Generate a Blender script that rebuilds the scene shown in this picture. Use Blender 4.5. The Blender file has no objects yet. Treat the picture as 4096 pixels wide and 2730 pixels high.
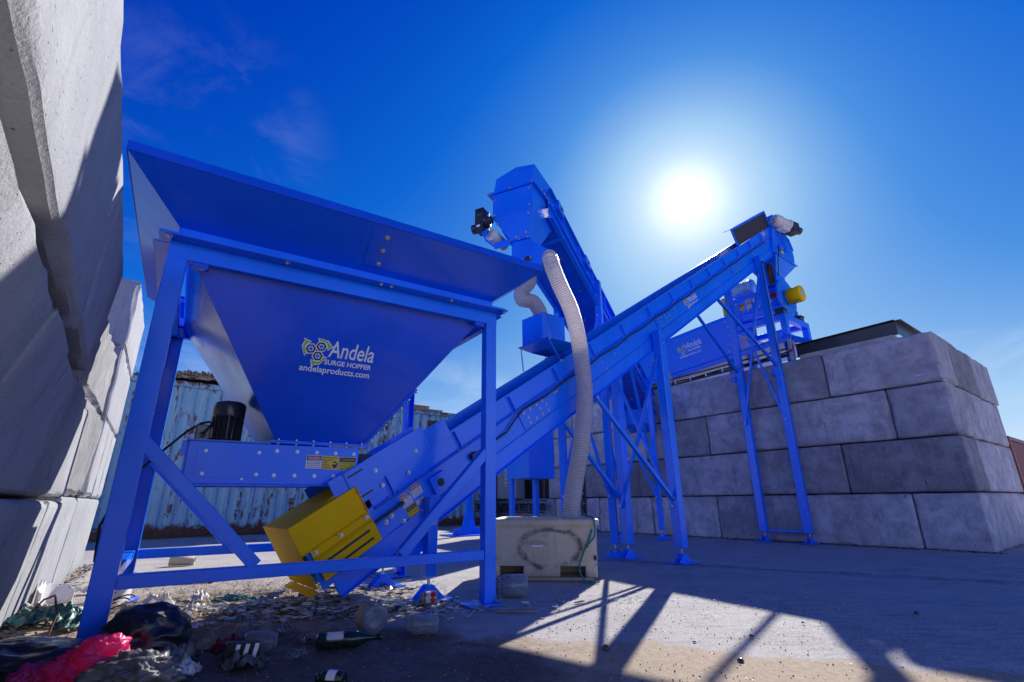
import bpy, bmesh, math, random
from mathutils import Vector, Matrix, noise
random.seed(7)
SC = bpy.context.scene
COL = SC.collection
V = Vector
rad = math.radians
# ------------------------------------------------------------------ camera
PITCH, ROLL, HCAM = 0.317891645, -0.00931987518, 0.72
fw = V((0, math.cos(PITCH), math.sin(PITCH))); up0 = V((0, -math.sin(PITCH), math.cos(PITCH))); rt0 = V((1, 0, 0))
cR = rt0*math.cos(ROLL) + up0*math.sin(ROLL); cU = -rt0*math.sin(ROLL) + up0*math.cos(ROLL)
cam = bpy.data.cameras.new('camera'); camo = bpy.data.objects.new('camera', cam); COL.objects.link(camo)
cam.sensor_width = 36.0; cam.lens = 17.127; cam.clip_end = 3000; cam.clip_start = 0.05
M = Matrix((cR, cU, -fw)).transposed().to_4x4(); M.translation = V((0, 0, HCAM)); camo.matrix_world = M
SC.camera = camo
# ------------------------------------------------------------------ sun and sky
SUN = V((0.32817, 0.78147, 0.53066)).normalized()
sl = bpy.data.lights.new('sun', 'SUN'); slo = bpy.data.objects.new('sun', sl); COL.objects.link(slo)
sl.energy = 5.0; sl.angle = rad(0.53); sl.color = (1.0, 0.95, 0.88)
slo.rotation_euler = SUN.to_track_quat('Z', 'Y').to_euler(); slo.location = SUN*60
W = bpy.data.worlds.new('World'); SC.world = W; W.use_nodes = True
wt = W.node_tree; wt.nodes.clear()
def wn(t, **k):
    n = wt.nodes.new(t)
    for a, b in k.items(): setattr(n, a, b)
    return n
def wl(a, b): wt.links.new(a, b)
def wmath(op, a, b=None, clamp=False):
    n = wn('ShaderNodeMath', operation=op, use_clamp=clamp)
    for i, s in enumerate((a, b)):
        if s is None: continue
        if isinstance(s, (int, float)): n.inputs[i].default_value = s
        else: wl(s, n.inputs[i])
    return n.outputs[0]
def wmix(fac, a, b, bt='MIX'):
    n = wn('ShaderNodeMix', data_type='RGBA', blend_type=bt)
    for i, s in ((0, fac), (6, a), (7, b)):
        if isinstance(s, (int, float)): n.inputs[i].default_value = s
        elif isinstance(s, tuple): n.inputs[i].default_value = s
        else: wl(s, n.inputs[i])
    return n.outputs[2]
out = wn('ShaderNodeOutputWorld'); bg = wn('ShaderNodeBackground'); wl(bg.outputs[0], out.inputs[0])
sky = wn('ShaderNodeTexSky', sky_type='NISHITA'); sky.sun_disc = False
sky.sun_elevation = math.asin(SUN.z); sky.sun_rotation = math.atan2(SUN.x, SUN.y)
sky.air_density = 1.0; sky.dust_density = 0.0; sky.ozone_density = 3.0; sky.altitude = 0
tc = wn('ShaderNodeTexCoord')
dot = wn('ShaderNodeVectorMath', operation='DOT_PRODUCT'); wl(tc.outputs['Generated'], dot.inputs[0]); dot.inputs[1].default_value = SUN
ang = wmath('MULTIPLY', wmath('ARCCOSINE', wmath('MINIMUM', dot.outputs['Value'], 0.999999)), 180/math.pi)
# richer, polarised-looking blue of a clear northern sky: the Nishita luminance drives the blue of the air
bw = wn('ShaderNodeRGBToBW'); wl(sky.outputs[0], bw.inputs[0])
lum = wmath('ADD', wmath('MULTIPLY', bw.outputs[0], 0.1), wmath('MULTIPLY', wmath('POWER', 2.718, wmath('MULTIPLY', ang, -1/8.6)), 1.0))
rmp = wn('ShaderNodeValToRGB'); wl(lum, rmp.inputs[0])
el = rmp.color_ramp.elements
stops = [(0.10, (0.000, 0.016, 0.30)), (0.17, (0.000, 0.052, 0.47)), (0.26, (0.004, 0.125, 0.62)), (0.42, (0.07, 0.27, 0.72)), (0.66, (0.34, 0.57, 0.86)), (0.95, (0.62, 0.78, 0.95))]
el[0].position, el[0].color = stops[0][0], (*stops[0][1], 1)
el[1].position, el[1].color = stops[-1][0], (*stops[-1][1], 1)
for p_, c_ in stops[1:-1]:
    e_ = el.new(p_); e_.color = (*c_, 1)
base = wmix(1.0, rmp.outputs[0], (7.2, 7.3, 7.3, 1), 'MULTIPLY')
# pale air towards the horizon
sep = wn('ShaderNodeSeparateXYZ'); wl(tc.outputs['Generated'], sep.inputs[0])
# aureole round the sun
g1 = wmath('POWER', 2.718, wmath('MULTIPLY', ang, -1/1.5))
disc = wn('ShaderNodeMapRange', interpolation_type='SMOOTHSTEP'); wl(ang, disc.inputs[0])
for i, v in ((1, 2.5), (2, 0.4), (3, 0.0), (4, 1.0)): disc.inputs[i].default_value = v
def wscale(fac, c):
    n = wn('ShaderNodeVectorMath', operation='SCALE'); n.inputs[0].default_value = c; wl(fac, n.inputs['Scale']); return n.outputs[0]
def wadd(a, b):
    n = wn('ShaderNodeVectorMath', operation='ADD'); wl(a, n.inputs[0]); wl(b, n.inputs[1]); return n.outputs[0]
col = base
col = wadd(col, wscale(g1, (11, 11, 10.5)))
col = wadd(col, wscale(disc.outputs[0], (16, 16, 15.5)))
# thin wisps of cloud low in the sky
mp = wn('ShaderNodeMapping'); wl(tc.outputs['Generated'], mp.inputs[0]); mp.inputs['Scale'].default_value = (3.2, 2.2, 6.5); mp.inputs['Location'].default_value = (0.30, 0.55, 0.1)
nz = wn('ShaderNodeTexNoise'); nz.inputs['Scale'].default_value = 1.7; nz.inputs['Detail'].default_value = 7; nz.inputs['Roughness'].default_value = .62; nz.inputs['Distortion'].default_value = .5
wl(mp.outputs[0], nz.inputs['Vector'])
cr = wn('ShaderNodeMapRange', interpolation_type='SMOOTHSTEP'); wl(nz.outputs[0], cr.inputs[0])
for i, v in ((1, .44), (2, .74), (3, 0.0), (4, 1.0)): cr.inputs[i].default_value = v
def window(sock, a, b, c, d):
    x = wn('ShaderNodeMapRange', interpolation_type='SMOOTHSTEP'); wl(sock, x.inputs[0])
    for i, v in ((1, a), (2, b), (3, 0), (4, 1)): x.inputs[i].default_value = v
    y = wn('ShaderNodeMapRange', interpolation_type='SMOOTHSTEP'); wl(sock, y.inputs[0])
    for i, v in ((1, c), (2, d), (3, 1), (4, 0)): y.inputs[i].default_value = v
    return wmath('MULTIPLY', x.outputs[0], y.outputs[0])
wisp_dir = V((-0.515, 0.655, 0.550)).normalized()
d2 = wn('ShaderNodeVectorMath', operation='DOT_PRODUCT'); wl(tc.outputs['Generated'], d2.inputs[0]); d2.inputs[1].default_value = wisp_dir
wa = window(d2.outputs['Value'], .972, .997, 1.1, 1.2)
wb = window(sep.outputs[2], .10, .16, .22, .32)
cm = wmath('MULTIPLY', cr.outputs[0], wmath('ADD', wmath('MULTIPLY', wa, .07), wmath('MULTIPLY', wb, .22), clamp=True))
col2 = wmix(cm, col, (6.2, 6.8, 7.6, 1))
# cloud band added in the unseen sky behind the photographer as fill light
nfill = wn('ShaderNodeTexNoise'); nfill.inputs['Scale'].default_value = 2.6; nfill.inputs['Detail'].default_value = 6; nfill.inputs['Roughness'].default_value = .58; wl(tc.outputs['Generated'], nfill.inputs['Vector'])
cm3 = wn('ShaderNodeMapRange', interpolation_type='SMOOTHSTEP'); wl(nfill.outputs[0], cm3.inputs[0])
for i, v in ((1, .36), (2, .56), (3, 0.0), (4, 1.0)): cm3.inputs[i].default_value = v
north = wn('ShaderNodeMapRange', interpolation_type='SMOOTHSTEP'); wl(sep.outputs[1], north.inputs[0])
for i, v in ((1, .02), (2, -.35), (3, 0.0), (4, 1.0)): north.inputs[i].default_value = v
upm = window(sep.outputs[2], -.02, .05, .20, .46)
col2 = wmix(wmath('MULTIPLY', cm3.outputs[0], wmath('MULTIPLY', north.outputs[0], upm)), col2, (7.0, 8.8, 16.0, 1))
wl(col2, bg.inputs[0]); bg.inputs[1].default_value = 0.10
SC.view_settings.view_transform = 'Standard'; SC.view_settings.look = 'None'; SC.view_settings.gamma = 1; SC.view_settings.exposure = 0.55
SC.view_settings.use_curve_mapping = False
SC.cycles.caustics_reflective = False; SC.cycles.caustics_refractive = False; SC.cycles.max_bounces = 8; SC.cycles.transparent_max_bounces = 12; SC.cycles.sample_clamp_indirect = 6.0
# ------------------------------------------------------------------ helpers
Z = V((0, 0, 1))
class MB:
    def __init__(s): s.v = []; s.f = []; s.m = []; s.s = []
    def add(s, vs, fs, mat=0, sm=False):
        b = len(s.v); s.v += [V(p) for p in vs]
        for f in fs: s.f.append([b+i for i in f]); s.m.append(mat); s.s.append(sm)
        return s
    def hexa(s, p, mat=0):
        return s.add(p, [(3, 2, 1, 0), (4, 5, 6, 7), (0, 1, 5, 4), (1, 2, 6, 5), (2, 3, 7, 6), (3, 0, 4, 7)], mat)
    def par(s, o, a, b, c, mat=0):
        o, a, b, c = V(o), V(a), V(b), V(c)
        return s.hexa([o, o+a, o+a+b, o+b, o+c, o+a+c, o+a+b+c, o+b+c], mat)
    def beam(s, p, q, w, h, up=Z, mat=0):          # w sideways, h along up
        p, q = V(p), V(q); d = (q-p).normalized(); x = d.cross(V(up)).normalized(); y = x.cross(d).normalized()
        return s.par(p-x*w/2-y*h/2, x*w, y*h, q-p, mat)
    def poly(s, pts, vec, mat=0):
        n = len(pts); pts = [V(p) for p in pts]; vec = V(vec)
        return s.add(pts+[p+vec for p in pts], [tuple(range(n-1, -1, -1)), tuple(range(n, 2*n))]+[(i, (i+1) % n, n+(i+1) % n, n+i) for i in range(n)], mat)
    def chan(s, p, q, w, d, t, face, mat=0):       # C channel: web faces `face`, flanges go back
        p, q, f = V(p), V(q), V(face).normalized(); a = (q-p).normalized(); x = a.cross(f).normalized(); f = x.cross(a).normalized()
        s.par(p-x*w/2-f*t, x*w, f*t, q-p, mat)
        for sg in (-1, 1):
            o = p+x*sg*(w/2) - (x*t if sg > 0 else V((0, 0, 0)))
            s.par(o-f*d, x*t, f*(d-t-.0002), q-p, mat)
        return s
    def tube(s, pts, r, n=12, mat=0, cap=True, sm=True):
        pts = [V(p) for p in pts]; N = len(pts); rs = r if isinstance(r, (list, tuple)) else [r]*N
        t0 = (pts[1]-pts[0]).normalized(); x = t0.orthogonal().normalized(); vs = []
        for i, p in enumerate(pts):
            t = (pts[min(i+1, N-1)]-pts[max(i-1, 0)]).normalized()
            x = (x - t*x.dot(t)).normalized(); y = t.cross(x)
            vs += [p+(x*math.cos(2*math.pi*k/n)+y*math.sin(2*math.pi*k/n))*rs[i] for k in range(n)]
        fs = [(i*n+k, i*n+(k+1) % n, (i+1)*n+(k+1) % n, (i+1)*n+k) for i in range(N-1) for k in range(n)]
        s.add(vs, fs, mat, sm)
        if cap: s.add(vs[:n], [tuple(range(n-1, -1, -1))], mat); s.add(vs[-n:], [tuple(range(n))], mat)
        return s
    def lathe(s, p, ax, prof, n=24, mat=0, sm=True):   # prof: (radius, height)
        p, ax = V(p), V(ax).normalized(); x = ax.orthogonal().normalized(); y = ax.cross(x); vs = []
        for r, h in prof: vs += [p+ax*h+(x*math.cos(2*math.pi*k/n)+y*math.sin(2*math.pi*k/n))*max(r, 1e-4) for k in range(n)]
        N = len(prof)
        return s.add(vs, [(i*n+k, i*n+(k+1) % n, (i+1)*n+(k+1) % n, (i+1)*n+k) for i in range(N-1) for k in range(n)], mat, sm)
    def merge(s, o):
        b = len(s.v); s.v += o.v; s.f += [[b+i for i in f] for f in o.f]; s.m += o.m; s.s += o.s; return s

ROOTS = {}
def rootloc(o):
    while o.parent: o = o.parent
    return o.location
def props(o, label=None, cat=None, group=None, kind=None):
    if label: o['label'] = label
    if cat: o['category'] = cat
    if group: o['group'] = group
    if kind: o['kind'] = kind
    return o
def thing(name, loc, label, cat, group=None):
    o = bpy.data.objects.new(name, None); COL.objects.link(o); o.location = V(loc); o.empty_display_size = .1
    return props(o, label, cat, group)
def obj(name, mb, mats, parent=None, bevel=0, base=None, seg=2, recalc=True):
    if not isinstance(mats, (list, tuple)): mats = [mats]
    off = rootloc(parent) if parent else (V(base) if base is not None else V((0, 0, 0)))
    me = bpy.data.meshes.new(name); me.from_pydata([tuple(p-off) for p in mb.v], [], mb.f)
    for m in mats: me.materials.append(m)
    me.polygons.foreach_set('material_index', mb.m); me.polygons.foreach_set('use_smooth', mb.s)
    if recalc:
        b = bmesh.new(); b.from_mesh(me); bmesh.ops.recalc_face_normals(b, faces=b.faces); b.to_mesh(me); b.free()
    me.update()
    o = bpy.data.objects.new(name, me); COL.objects.link(o)
    if parent: o.parent = parent
    else: o.location = off
    if bevel:
        md = o.modifiers.new('bevel', 'BEVEL'); md.width = bevel; md.segments = seg; md.limit_method = 'ANGLE'; md.angle_limit = rad(40)
    return o
# ------------------------------------------------------------------ materials
def mat(name):
    m = bpy.data.materials.new(name); m.use_nodes = True; t = m.node_tree; b = t.nodes['Principled BSDF']; return m, t, b
class NT:
    def __init__(s, t): s.t = t
    def n(s, ty, **k):
        x = s.t.nodes.new(ty)
        for a, b in k.items(): setattr(x, a, b)
        return x
    def l(s, a, b): s.t.links.new(a, b)
    def co(s, kind='Object', scale=(1, 1, 1), rot=(0, 0, 0), loc=(0, 0, 0)):
        c = s.n('ShaderNodeTexCoord'); m = s.n('ShaderNodeMapping'); s.l(c.outputs[kind], m.inputs[0])
        m.inputs['Scale'].default_value = scale; m.inputs['Rotation'].default_value = rot; m.inputs['Location'].default_value = loc; return m.outputs[0]
    def noise(s, vec, scale, det=6, rough=.6, dist=0):
        x = s.n('ShaderNodeTexNoise'); s.l(vec, x.inputs['Vector']); x.inputs['Scale'].default_value = scale; x.inputs['Detail'].default_value = det
        x.inputs['Roughness'].default_value = rough; x.inputs['Distortion'].default_value = dist; return x.outputs[0]
    def vor(s, vec, scale, feat='F1', out=0, rnd=1):
        x = s.n('ShaderNodeTexVoronoi', feature=feat); s.l(vec, x.inputs['Vector']); x.inputs['Scale'].default_value = scale; x.inputs['Randomness'].default_value = rnd; return x.outputs[out]
    def mr(s, a, f0, f1, t0=0., t1=1., smooth=False):
        x = s.n('ShaderNodeMapRange'); x.interpolation_type = 'SMOOTHSTEP' if smooth else 'LINEAR'; s.l(a, x.inputs[0])
        for i, v in ((1, f0), (2, f1), (3, t0), (4, t1)): x.inputs[i].default_value = v
        return x.outputs[0]
    def m(s, op, a, b=None):
        x = s.n('ShaderNodeMath', operation=op)
        for i, q in enumerate((a, b)):
            if q is None: continue
            if isinstance(q, (int, float)): x.inputs[i].default_value = q
            else: s.l(q, x.inputs[i])
        return x.outputs[0]
    def mix(s, f, a, b, bt='MIX'):
        x = s.n('ShaderNodeMix', data_type='RGBA', blend_type=bt)
        for i, q in ((0, f), (6, a), (7, b)):
            if isinstance(q, (int, float)): x.inputs[i].default_value = q
            elif isinstance(q, tuple): x.inputs[i].default_value = (*q, 1) if len(q) == 3 else q
            else: s.l(q, x.inputs[i])
        return x.outputs[2]
    def bump(s, b, h, st=.3, d=.01):
        x = s.n('ShaderNodeBump'); s.l(h, x.inputs['Height']); x.inputs['Strength'].default_value = st; x.inputs['Distance'].default_value = d; s.l(x.outputs[0], b.inputs['Normal'])
    def sep(s, v):
        x = s.n('ShaderNodeSeparateXYZ'); s.l(v, x.inputs[0]); return x.outputs
    def rnd(s):
        return s.n('ShaderNodeObjectInfo').outputs['Random']
def simple(name, col, rough=.5, metal=0., coat=0., spec=.5, var=.0, vs=6.):
    m, t, b = mat(name); N = NT(t); b.inputs['Roughness'].default_value = rough; b.inputs['Metallic'].default_value = metal
    b.inputs['Coat Weight'].default_value = coat; b.inputs['Coat Roughness'].default_value = .12; b.inputs['Specular IOR Level'].default_value = spec
    b.inputs['Base Color'].default_value = (*col, 1)
    if var:
        n = N.noise(N.co(), vs, 6, .65); c = N.mix(N.mr(n, .3, .7), tuple(x*(1-var) for x in col), tuple(min(1, x*(1+var)) for x in col)); N.l(c, b.inputs['Base Color'])
        N.l(N.mr(n, .3, .7, max(.02, rough-.12), min(1, rough+.12)), b.inputs['Roughness'])
    return m
def paint(name, col, rough=.30, dust=.06, coat=.2, spec=.5):
    m, t, b = mat(name); N = NT(t); co = N.co()
    n = N.noise(co, 2.3, 6, .6); n2 = N.noise(N.co(scale=(9, 9, 1.2)), 1.6, 6, .7); f = N.noise(co, 90, 3, .6)
    c = N.mix(N.mr(n, .3, .75), tuple(x*.88 for x in col), tuple(min(1, x*1.08) for x in col))
    dm = N.m('MULTIPLY', N.mr(n2, .52, .85), dust*2.2)
    c = N.mix(dm, c, (.42, .42, .44))
    sp = N.vor(co, 38, 'F1'); c = N.mix(N.m('MULTIPLY', N.mr(sp, .10, .03), N.mr(n, .48, .62, 0, .55)), c, (.25, .24, .22))
    N.l(c, b.inputs['Base Color']); N.l(N.mr(n, .3, .8, rough-.06, rough+.10), b.inputs['Roughness'])
    b.inputs['Specular IOR Level'].default_value = spec; b.inputs['Coat Weight'].default_value = coat; b.inputs['Coat Roughness'].default_value = .08
    N.bump(b, N.m('ADD', N.m('MULTIPLY', f, .25), N.noise(co, 5, 2)), .05, .01)
    return m
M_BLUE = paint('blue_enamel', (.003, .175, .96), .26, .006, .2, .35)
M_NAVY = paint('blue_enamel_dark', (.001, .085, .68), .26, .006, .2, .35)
M_YEL = paint('yellow_enamel', (1.0, .56, .0), .5, .01, .0, .10)
M_BLK = simple('black_steel', (.02, .02, .024), .38, 0, .2, .5, .3)
M_RUB = simple('brown_rubber', (.045, .028, .026), .7, var=.3)
M_RUBB = simple('black_rubber', (.012, .012, .013), .55, var=.2)
M_GALV = simple('zinc_steel', (.46, .47, .50), .36, .85, var=.15, vs=20)
M_STEEL = simple('bare_steel', (.40, .40, .42), .35, .95, var=.2)
M_MOTB = simple('motor_black', (.045, .046, .055), .33, .0, .3, .5, .2)
M_MOTW = simple('motor_beige', (.66, .64, .60), .45, 0, .1, .5, .12)
M_MOTL = simple('motor_pale_blue', (.32, .52, .66), .4, 0, .1, .5, .12)
M_GREY = simple('grey_cabinet', (.30, .31, .34), .5, 0, .1, .5, .1)
M_WHITE = simple('white_print', (.80, .80, .82), .5)
M_LBLK = simple('black_print', (.012, .012, .015), .5)
M_LRED = simple('red_print', (.55, .012, .02), .5)
M_LYEL = simple('yellow_print', (.85, .58, .02), .5)
M_LGRN = simple('green_print', (.22, .52, .03), .5)
M_LNAV = simple('navy_print', (.008, .012, .06), .5)
M_WOOD = simple('weathered_wood', (.34, .24, .16), .8, var=.45, vs=14)
M_ROPE = simple('teal_rope', (.01, .22, .20), .8, var=.4, vs=60)

def concrete(name, c0, c1, stain, bumpy=.5, scale=1.0, tint=(.82, 1.18), mott=.5, streaky=.6, gouge_=.8, scratch=.4):
    m, t, b = mat(name); N = NT(t); r = N.rnd()
    tc_ = N.n('ShaderNodeTexCoord'); off = N.n('ShaderNodeVectorMath', operation='SCALE'); off.inputs[0].default_value = (37, 53, 71); N.l(r, off.inputs['Scale'])
    ad = N.n('ShaderNodeVectorMath', operation='ADD'); N.l(tc_.outputs['Object'], ad.inputs[0]); N.l(off.outputs[0], ad.inputs[1])
    def co(scale=(1, 1, 1), rot=(0, 0, 0)):
        mp_ = N.n('ShaderNodeMapping'); N.l(ad.outputs[0], mp_.inputs[0]); mp_.inputs['Scale'].default_value = scale; mp_.inputs['Rotation'].default_value = rot; return mp_.outputs[0]
    v = co(); big = N.noise(v, .9*scale, 6, .6, .4); mid = N.noise(v, 5*scale, 8, .7, .2); fine = N.noise(v, 70*scale, 4, .75); vfine = N.noise(v, 210, 2, .7)
    streak = N.noise(co((9, 9, .7)), 1.2, 8, .72, .5); scr = N.noise(co((2.0, 2.0, 26), (.5, .35, .2)), 1.5, 4, .7, .8); scr2 = N.noise(co((24, 24, 1.6), (.3, -.3, 0)), 1.2, 4, .7, .6)
    c = N.mix(N.mr(big, .30, .70), c0, c1); c = N.mix(N.mr(mid, .42, .66, 0, mott), c, tuple(x*.66 for x in c0))
    c = N.mix(N.mr(streak, .57, .74, 0, streaky), c, stain); c = N.mix(N.mr(scr, .67, .70, 0, scratch), c, tuple(min(1, x*1.45) for x in c1)); c = N.mix(N.mr(scr2, .68, .71, 0, scratch*1.3), c, tuple(x*.5 for x in stain))
    gg = N.noise(co((6, 6, 1.4), (.12, -.1, .4)), 2.6, 7, .72, .3); gm = N.m('MULTIPLY', N.mr(gg, .66, .69), N.mr(big, .38, .52)); c = N.mix(N.m('MULTIPLY', gm, gouge_), c, tuple(x*.4 for x in stain))
    pits = N.vor(v, 34*scale); pm = N.m('MULTIPLY', N.mr(pits, .13, .06), N.mr(mid, .40, .56)); c = N.mix(N.m('MULTIPLY', pm, .85), c, tuple(x*.3 for x in c0))
    p2 = N.vor(v, 95*scale); pm2 = N.m('MULTIPLY', N.mr(p2, .16, .08), N.mr(big, .3, .6)); c = N.mix(N.m('MULTIPLY', pm2, .5), c, tuple(x*.35 for x in c0))
    c = N.mix(N.mr(fine, .35, .70, .0, .30), c, tuple(x*.6 for x in c0)); c = N.mix(N.mr(vfine, .5, .75, 0, .25), c, tuple(min(1, x*1.25) for x in c1))
    hv = N.n('ShaderNodeHueSaturation'); N.l(N.mr(r, 0, 1, tint[0], tint[1]), hv.inputs['Value']); N.l(c, hv.inputs['Color'])
    N.l(hv.outputs[0], b.inputs['Base Color']); b.inputs['Roughness'].default_value = .88; b.inputs['Specular IOR Level'].default_value = .2
    h = N.m('ADD', N.m('MULTIPLY', mid, .6), N.m('ADD', N.m('MULTIPLY', fine, .5), N.m('ADD', N.m('MULTIPLY', pm, -1.2), N.m('MULTIPLY', gm, -1.3)))); N.bump(b, h, bumpy, .012)
    return m
M_CONC_L = concrete('pale_concrete', (.31, .32, .345), (.42, .425, .445), (.13, .11, .09), .8, tint=(.95, 1.05), mott=.28, streaky=.55, gouge_=1.0, scratch=.2)
M_CONC_R = concrete('grey_concrete', (.30, .29, .33), (.62, .595, .64), (.085, .08, .092), 1.0, tint=(.55, 1.25), mott=.75, streaky=.85, gouge_=.95, scratch=.8)
M_CONC_D = concrete('rough_broken_concrete', (.27, .265, .27), (.38, .375, .375), (.10, .085, .075), 1.0, 1.5, mott=.7)

def rusty(name, base, patch, rustamt=.5, wash=None):
    m, t, b = mat(name); N = NT(t); co = N.co()
    s1 = N.noise(N.co(scale=(6, 6, .8)), 1.5, 7, .7, .4); s2 = N.noise(co, 7, 7, .7, .5); s3 = N.noise(co, 1.2, 4, .6); s4 = N.noise(N.co(scale=(9, 9, 2.0), loc=(3, 1, 7)), 1.4, 6, .65)
    c = N.mix(N.mr(s3, .35, .65), base, tuple(x*.8 for x in base)); c = N.mix(N.mr(s4, .60, .66), c, patch)
    if wash: c = N.mix(N.mr(s1, .35, .55, 0, .5), c, wash)
    rm = N.m('MULTIPLY', N.mr(s1, .655-.115*rustamt, .69-.115*rustamt), N.mr(s2, .44, .50)); z = N.sep(co)[2]
    edge = N.mr(N.m('ADD', z, N.m('MULTIPLY', s2, .8)), 3.85, 3.95); low = N.mr(N.m('SUBTRACT', z, N.m('MULTIPLY', s2, .62)), .0, -.10)
    rm = N.m('MAXIMUM', rm, N.m('MAXIMUM', edge, low))
    rc = N.mix(N.mr(s2, .35, .65), (.055, .022, .014), (.19, .075, .035)); c = N.mix(rm, c, rc)
    N.l(c, b.inputs['Base Color']); N.l(N.mr(rm, 0, 1, .45, .9), b.inputs['Roughness']); N.bump(b, N.m('ADD', s2, rm), .3, .01)
    return m
M_CONT = rusty('faded_pale_blue_container_paint', (.20, .46, .56), (.03, .20, .40), .98, (.42, .56, .56))
M_CONTR = rusty('dark_red_container_paint', (.24, .018, .022), (.16, .02, .02), .1)
M_CONTB = rusty('dark_brown_container_paint', (.05, .028, .026), (.02, .05, .16), .7)
M_RUST = simple('rusty_steel', (.11, .05, .03), .85, var=.6, vs=9)
M_CHIPS = simple('wood_chips', (.10, .075, .055), .9, var=.7, vs=25)

def hose_mat():
    m, t, b = mat('clear_ribbed_pvc'); N = NT(t); n = N.noise(N.co(), 7, 5, .6)
    N.l(N.mix(N.mr(n, .35, .7), (.72, .68, .70), (.86, .83, .83)), b.inputs['Base Color'])
    b.inputs['Roughness'].default_value = .22; b.inputs['Coat Weight'].default_value = .4
    tr = N.n('ShaderNodeBsdfTranslucent'); tr.inputs[0].default_value = (.85, .80, .74, 1); mx = N.n('ShaderNodeMixShader'); mx.inputs[0].default_value = .58
    tp = N.n('ShaderNodeBsdfTransparent'); tp.inputs[0].default_value = (.8, .76, .76, 1); m2 = N.n('ShaderNodeMixShader'); m2.inputs[0].default_value = .10
    o = t.nodes['Material Output']; N.l(b.outputs[0], mx.inputs[1]); N.l(tr.outputs[0], mx.inputs[2]); N.l(mx.outputs[0], m2.inputs[1]); N.l(tp.outputs[0], m2.inputs[2]); N.l(m2.outputs[0], o.inputs[0]); return m
M_HOSE = hose_mat(); M_HOSEW = simple('hose_wire', (.30, .22, .24), .4)

def glass_mat(name, col, tp=.72, rough=.08):
    m, t, b = mat(name); N = NT(t); b.inputs['Base Color'].default_value = (*col, 1); b.inputs['Roughness'].default_value = rough; b.inputs['Coat Weight'].default_value = .6
    n = N.noise(N.co(), 18, 5, .6); N.l(N.mr(n, .45, .75, rough, .5), b.inputs['Roughness'])
    tpn = N.n('ShaderNodeBsdfTransparent'); tpn.inputs[0].default_value = (*[min(1, c*1.3+.25) for c in col], 1); mx = N.n('ShaderNodeMixShader')
    lw = N.n('ShaderNodeLayerWeight'); lw.inputs[0].default_value = .35; N.l(N.m('MULTIPLY', N.mr(lw.outputs['Facing'], 0, 1, tp, .12), N.mr(n, .5, .8, 1, .6)), mx.inputs[0])
    o = t.nodes['Material Output']; N.l(b.outputs[0], mx.inputs[1]); N.l(tpn.outputs[0], mx.inputs[2]); N.l(mx.outputs[0], o.inputs[0]); return m
M_GLASS = glass_mat('dusty_clear_glass', (.36, .40, .44), .74)
M_GGRN = glass_mat('dark_green_glass', (.010, .034, .022), .32)
M_GAMB = glass_mat('amber_glass', (.16, .08, .008), .4)
M_PLCL = glass_mat('clear_plastic', (.32, .33, .36), .78, .15)

def plastic_sheet(name, col, trans=.3, rough=.3, var=.3):
    m, t, b = mat(name); N = NT(t); n = N.noise(N.co(), 9, 5, .65, .5)
    N.l(N.mix(N.mr(n, .3, .7), tuple(x*(1-var) for x in col), tuple(min(1, x*(1+var)) for x in col)), b.inputs['Base Color']); b.inputs['Roughness'].default_value = rough; b.inputs['Coat Weight'].default_value = .3
    N.bump(b, N.noise(N.co(), 22, 6, .7, 1.0), .5, .012)
    if trans:
        tr = N.n('ShaderNodeBsdfTranslucent'); tr.inputs[0].default_value = (*col, 1); mx = N.n('ShaderNodeMixShader'); mx.inputs[0].default_value = trans
        o = t.nodes['Material Output']; N.l(b.outputs[0], mx.inputs[1]); N.l(tr.outputs[0], mx.inputs[2]); N.l(mx.outputs[0], o.inputs[0])
    return m
M_BAG = plastic_sheet('black_bag_film', (.010, .010, .014), 0, .30)
M_PINK = plastic_sheet('pink_bag_film', (.95, .05, .24), .45, .3)
M_TEALF = plastic_sheet('teal_film', (.10, .27, .26), .3, .35)
M_CLRF = plastic_sheet('grubby_clear_film', (.20, .19, .17), .3, .3, .5)
M_REDF = plastic_sheet('dark_red_net', (.20, .015, .03), .2, .5)
M_PAPER = plastic_sheet('torn_paper', (.70, .68, .66), .2, .8, .2)
M_CERAM = simple('white_glazed_ceramic', (.82, .81, .79), .18, 0, .5)
M_CARD = simple('old_cardboard', (.33, .21, .12), .85, var=.35, vs=15)
M_CARDR = simple('red_printed_card', (.33, .05, .045), .8, var=.35, vs=30)

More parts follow.
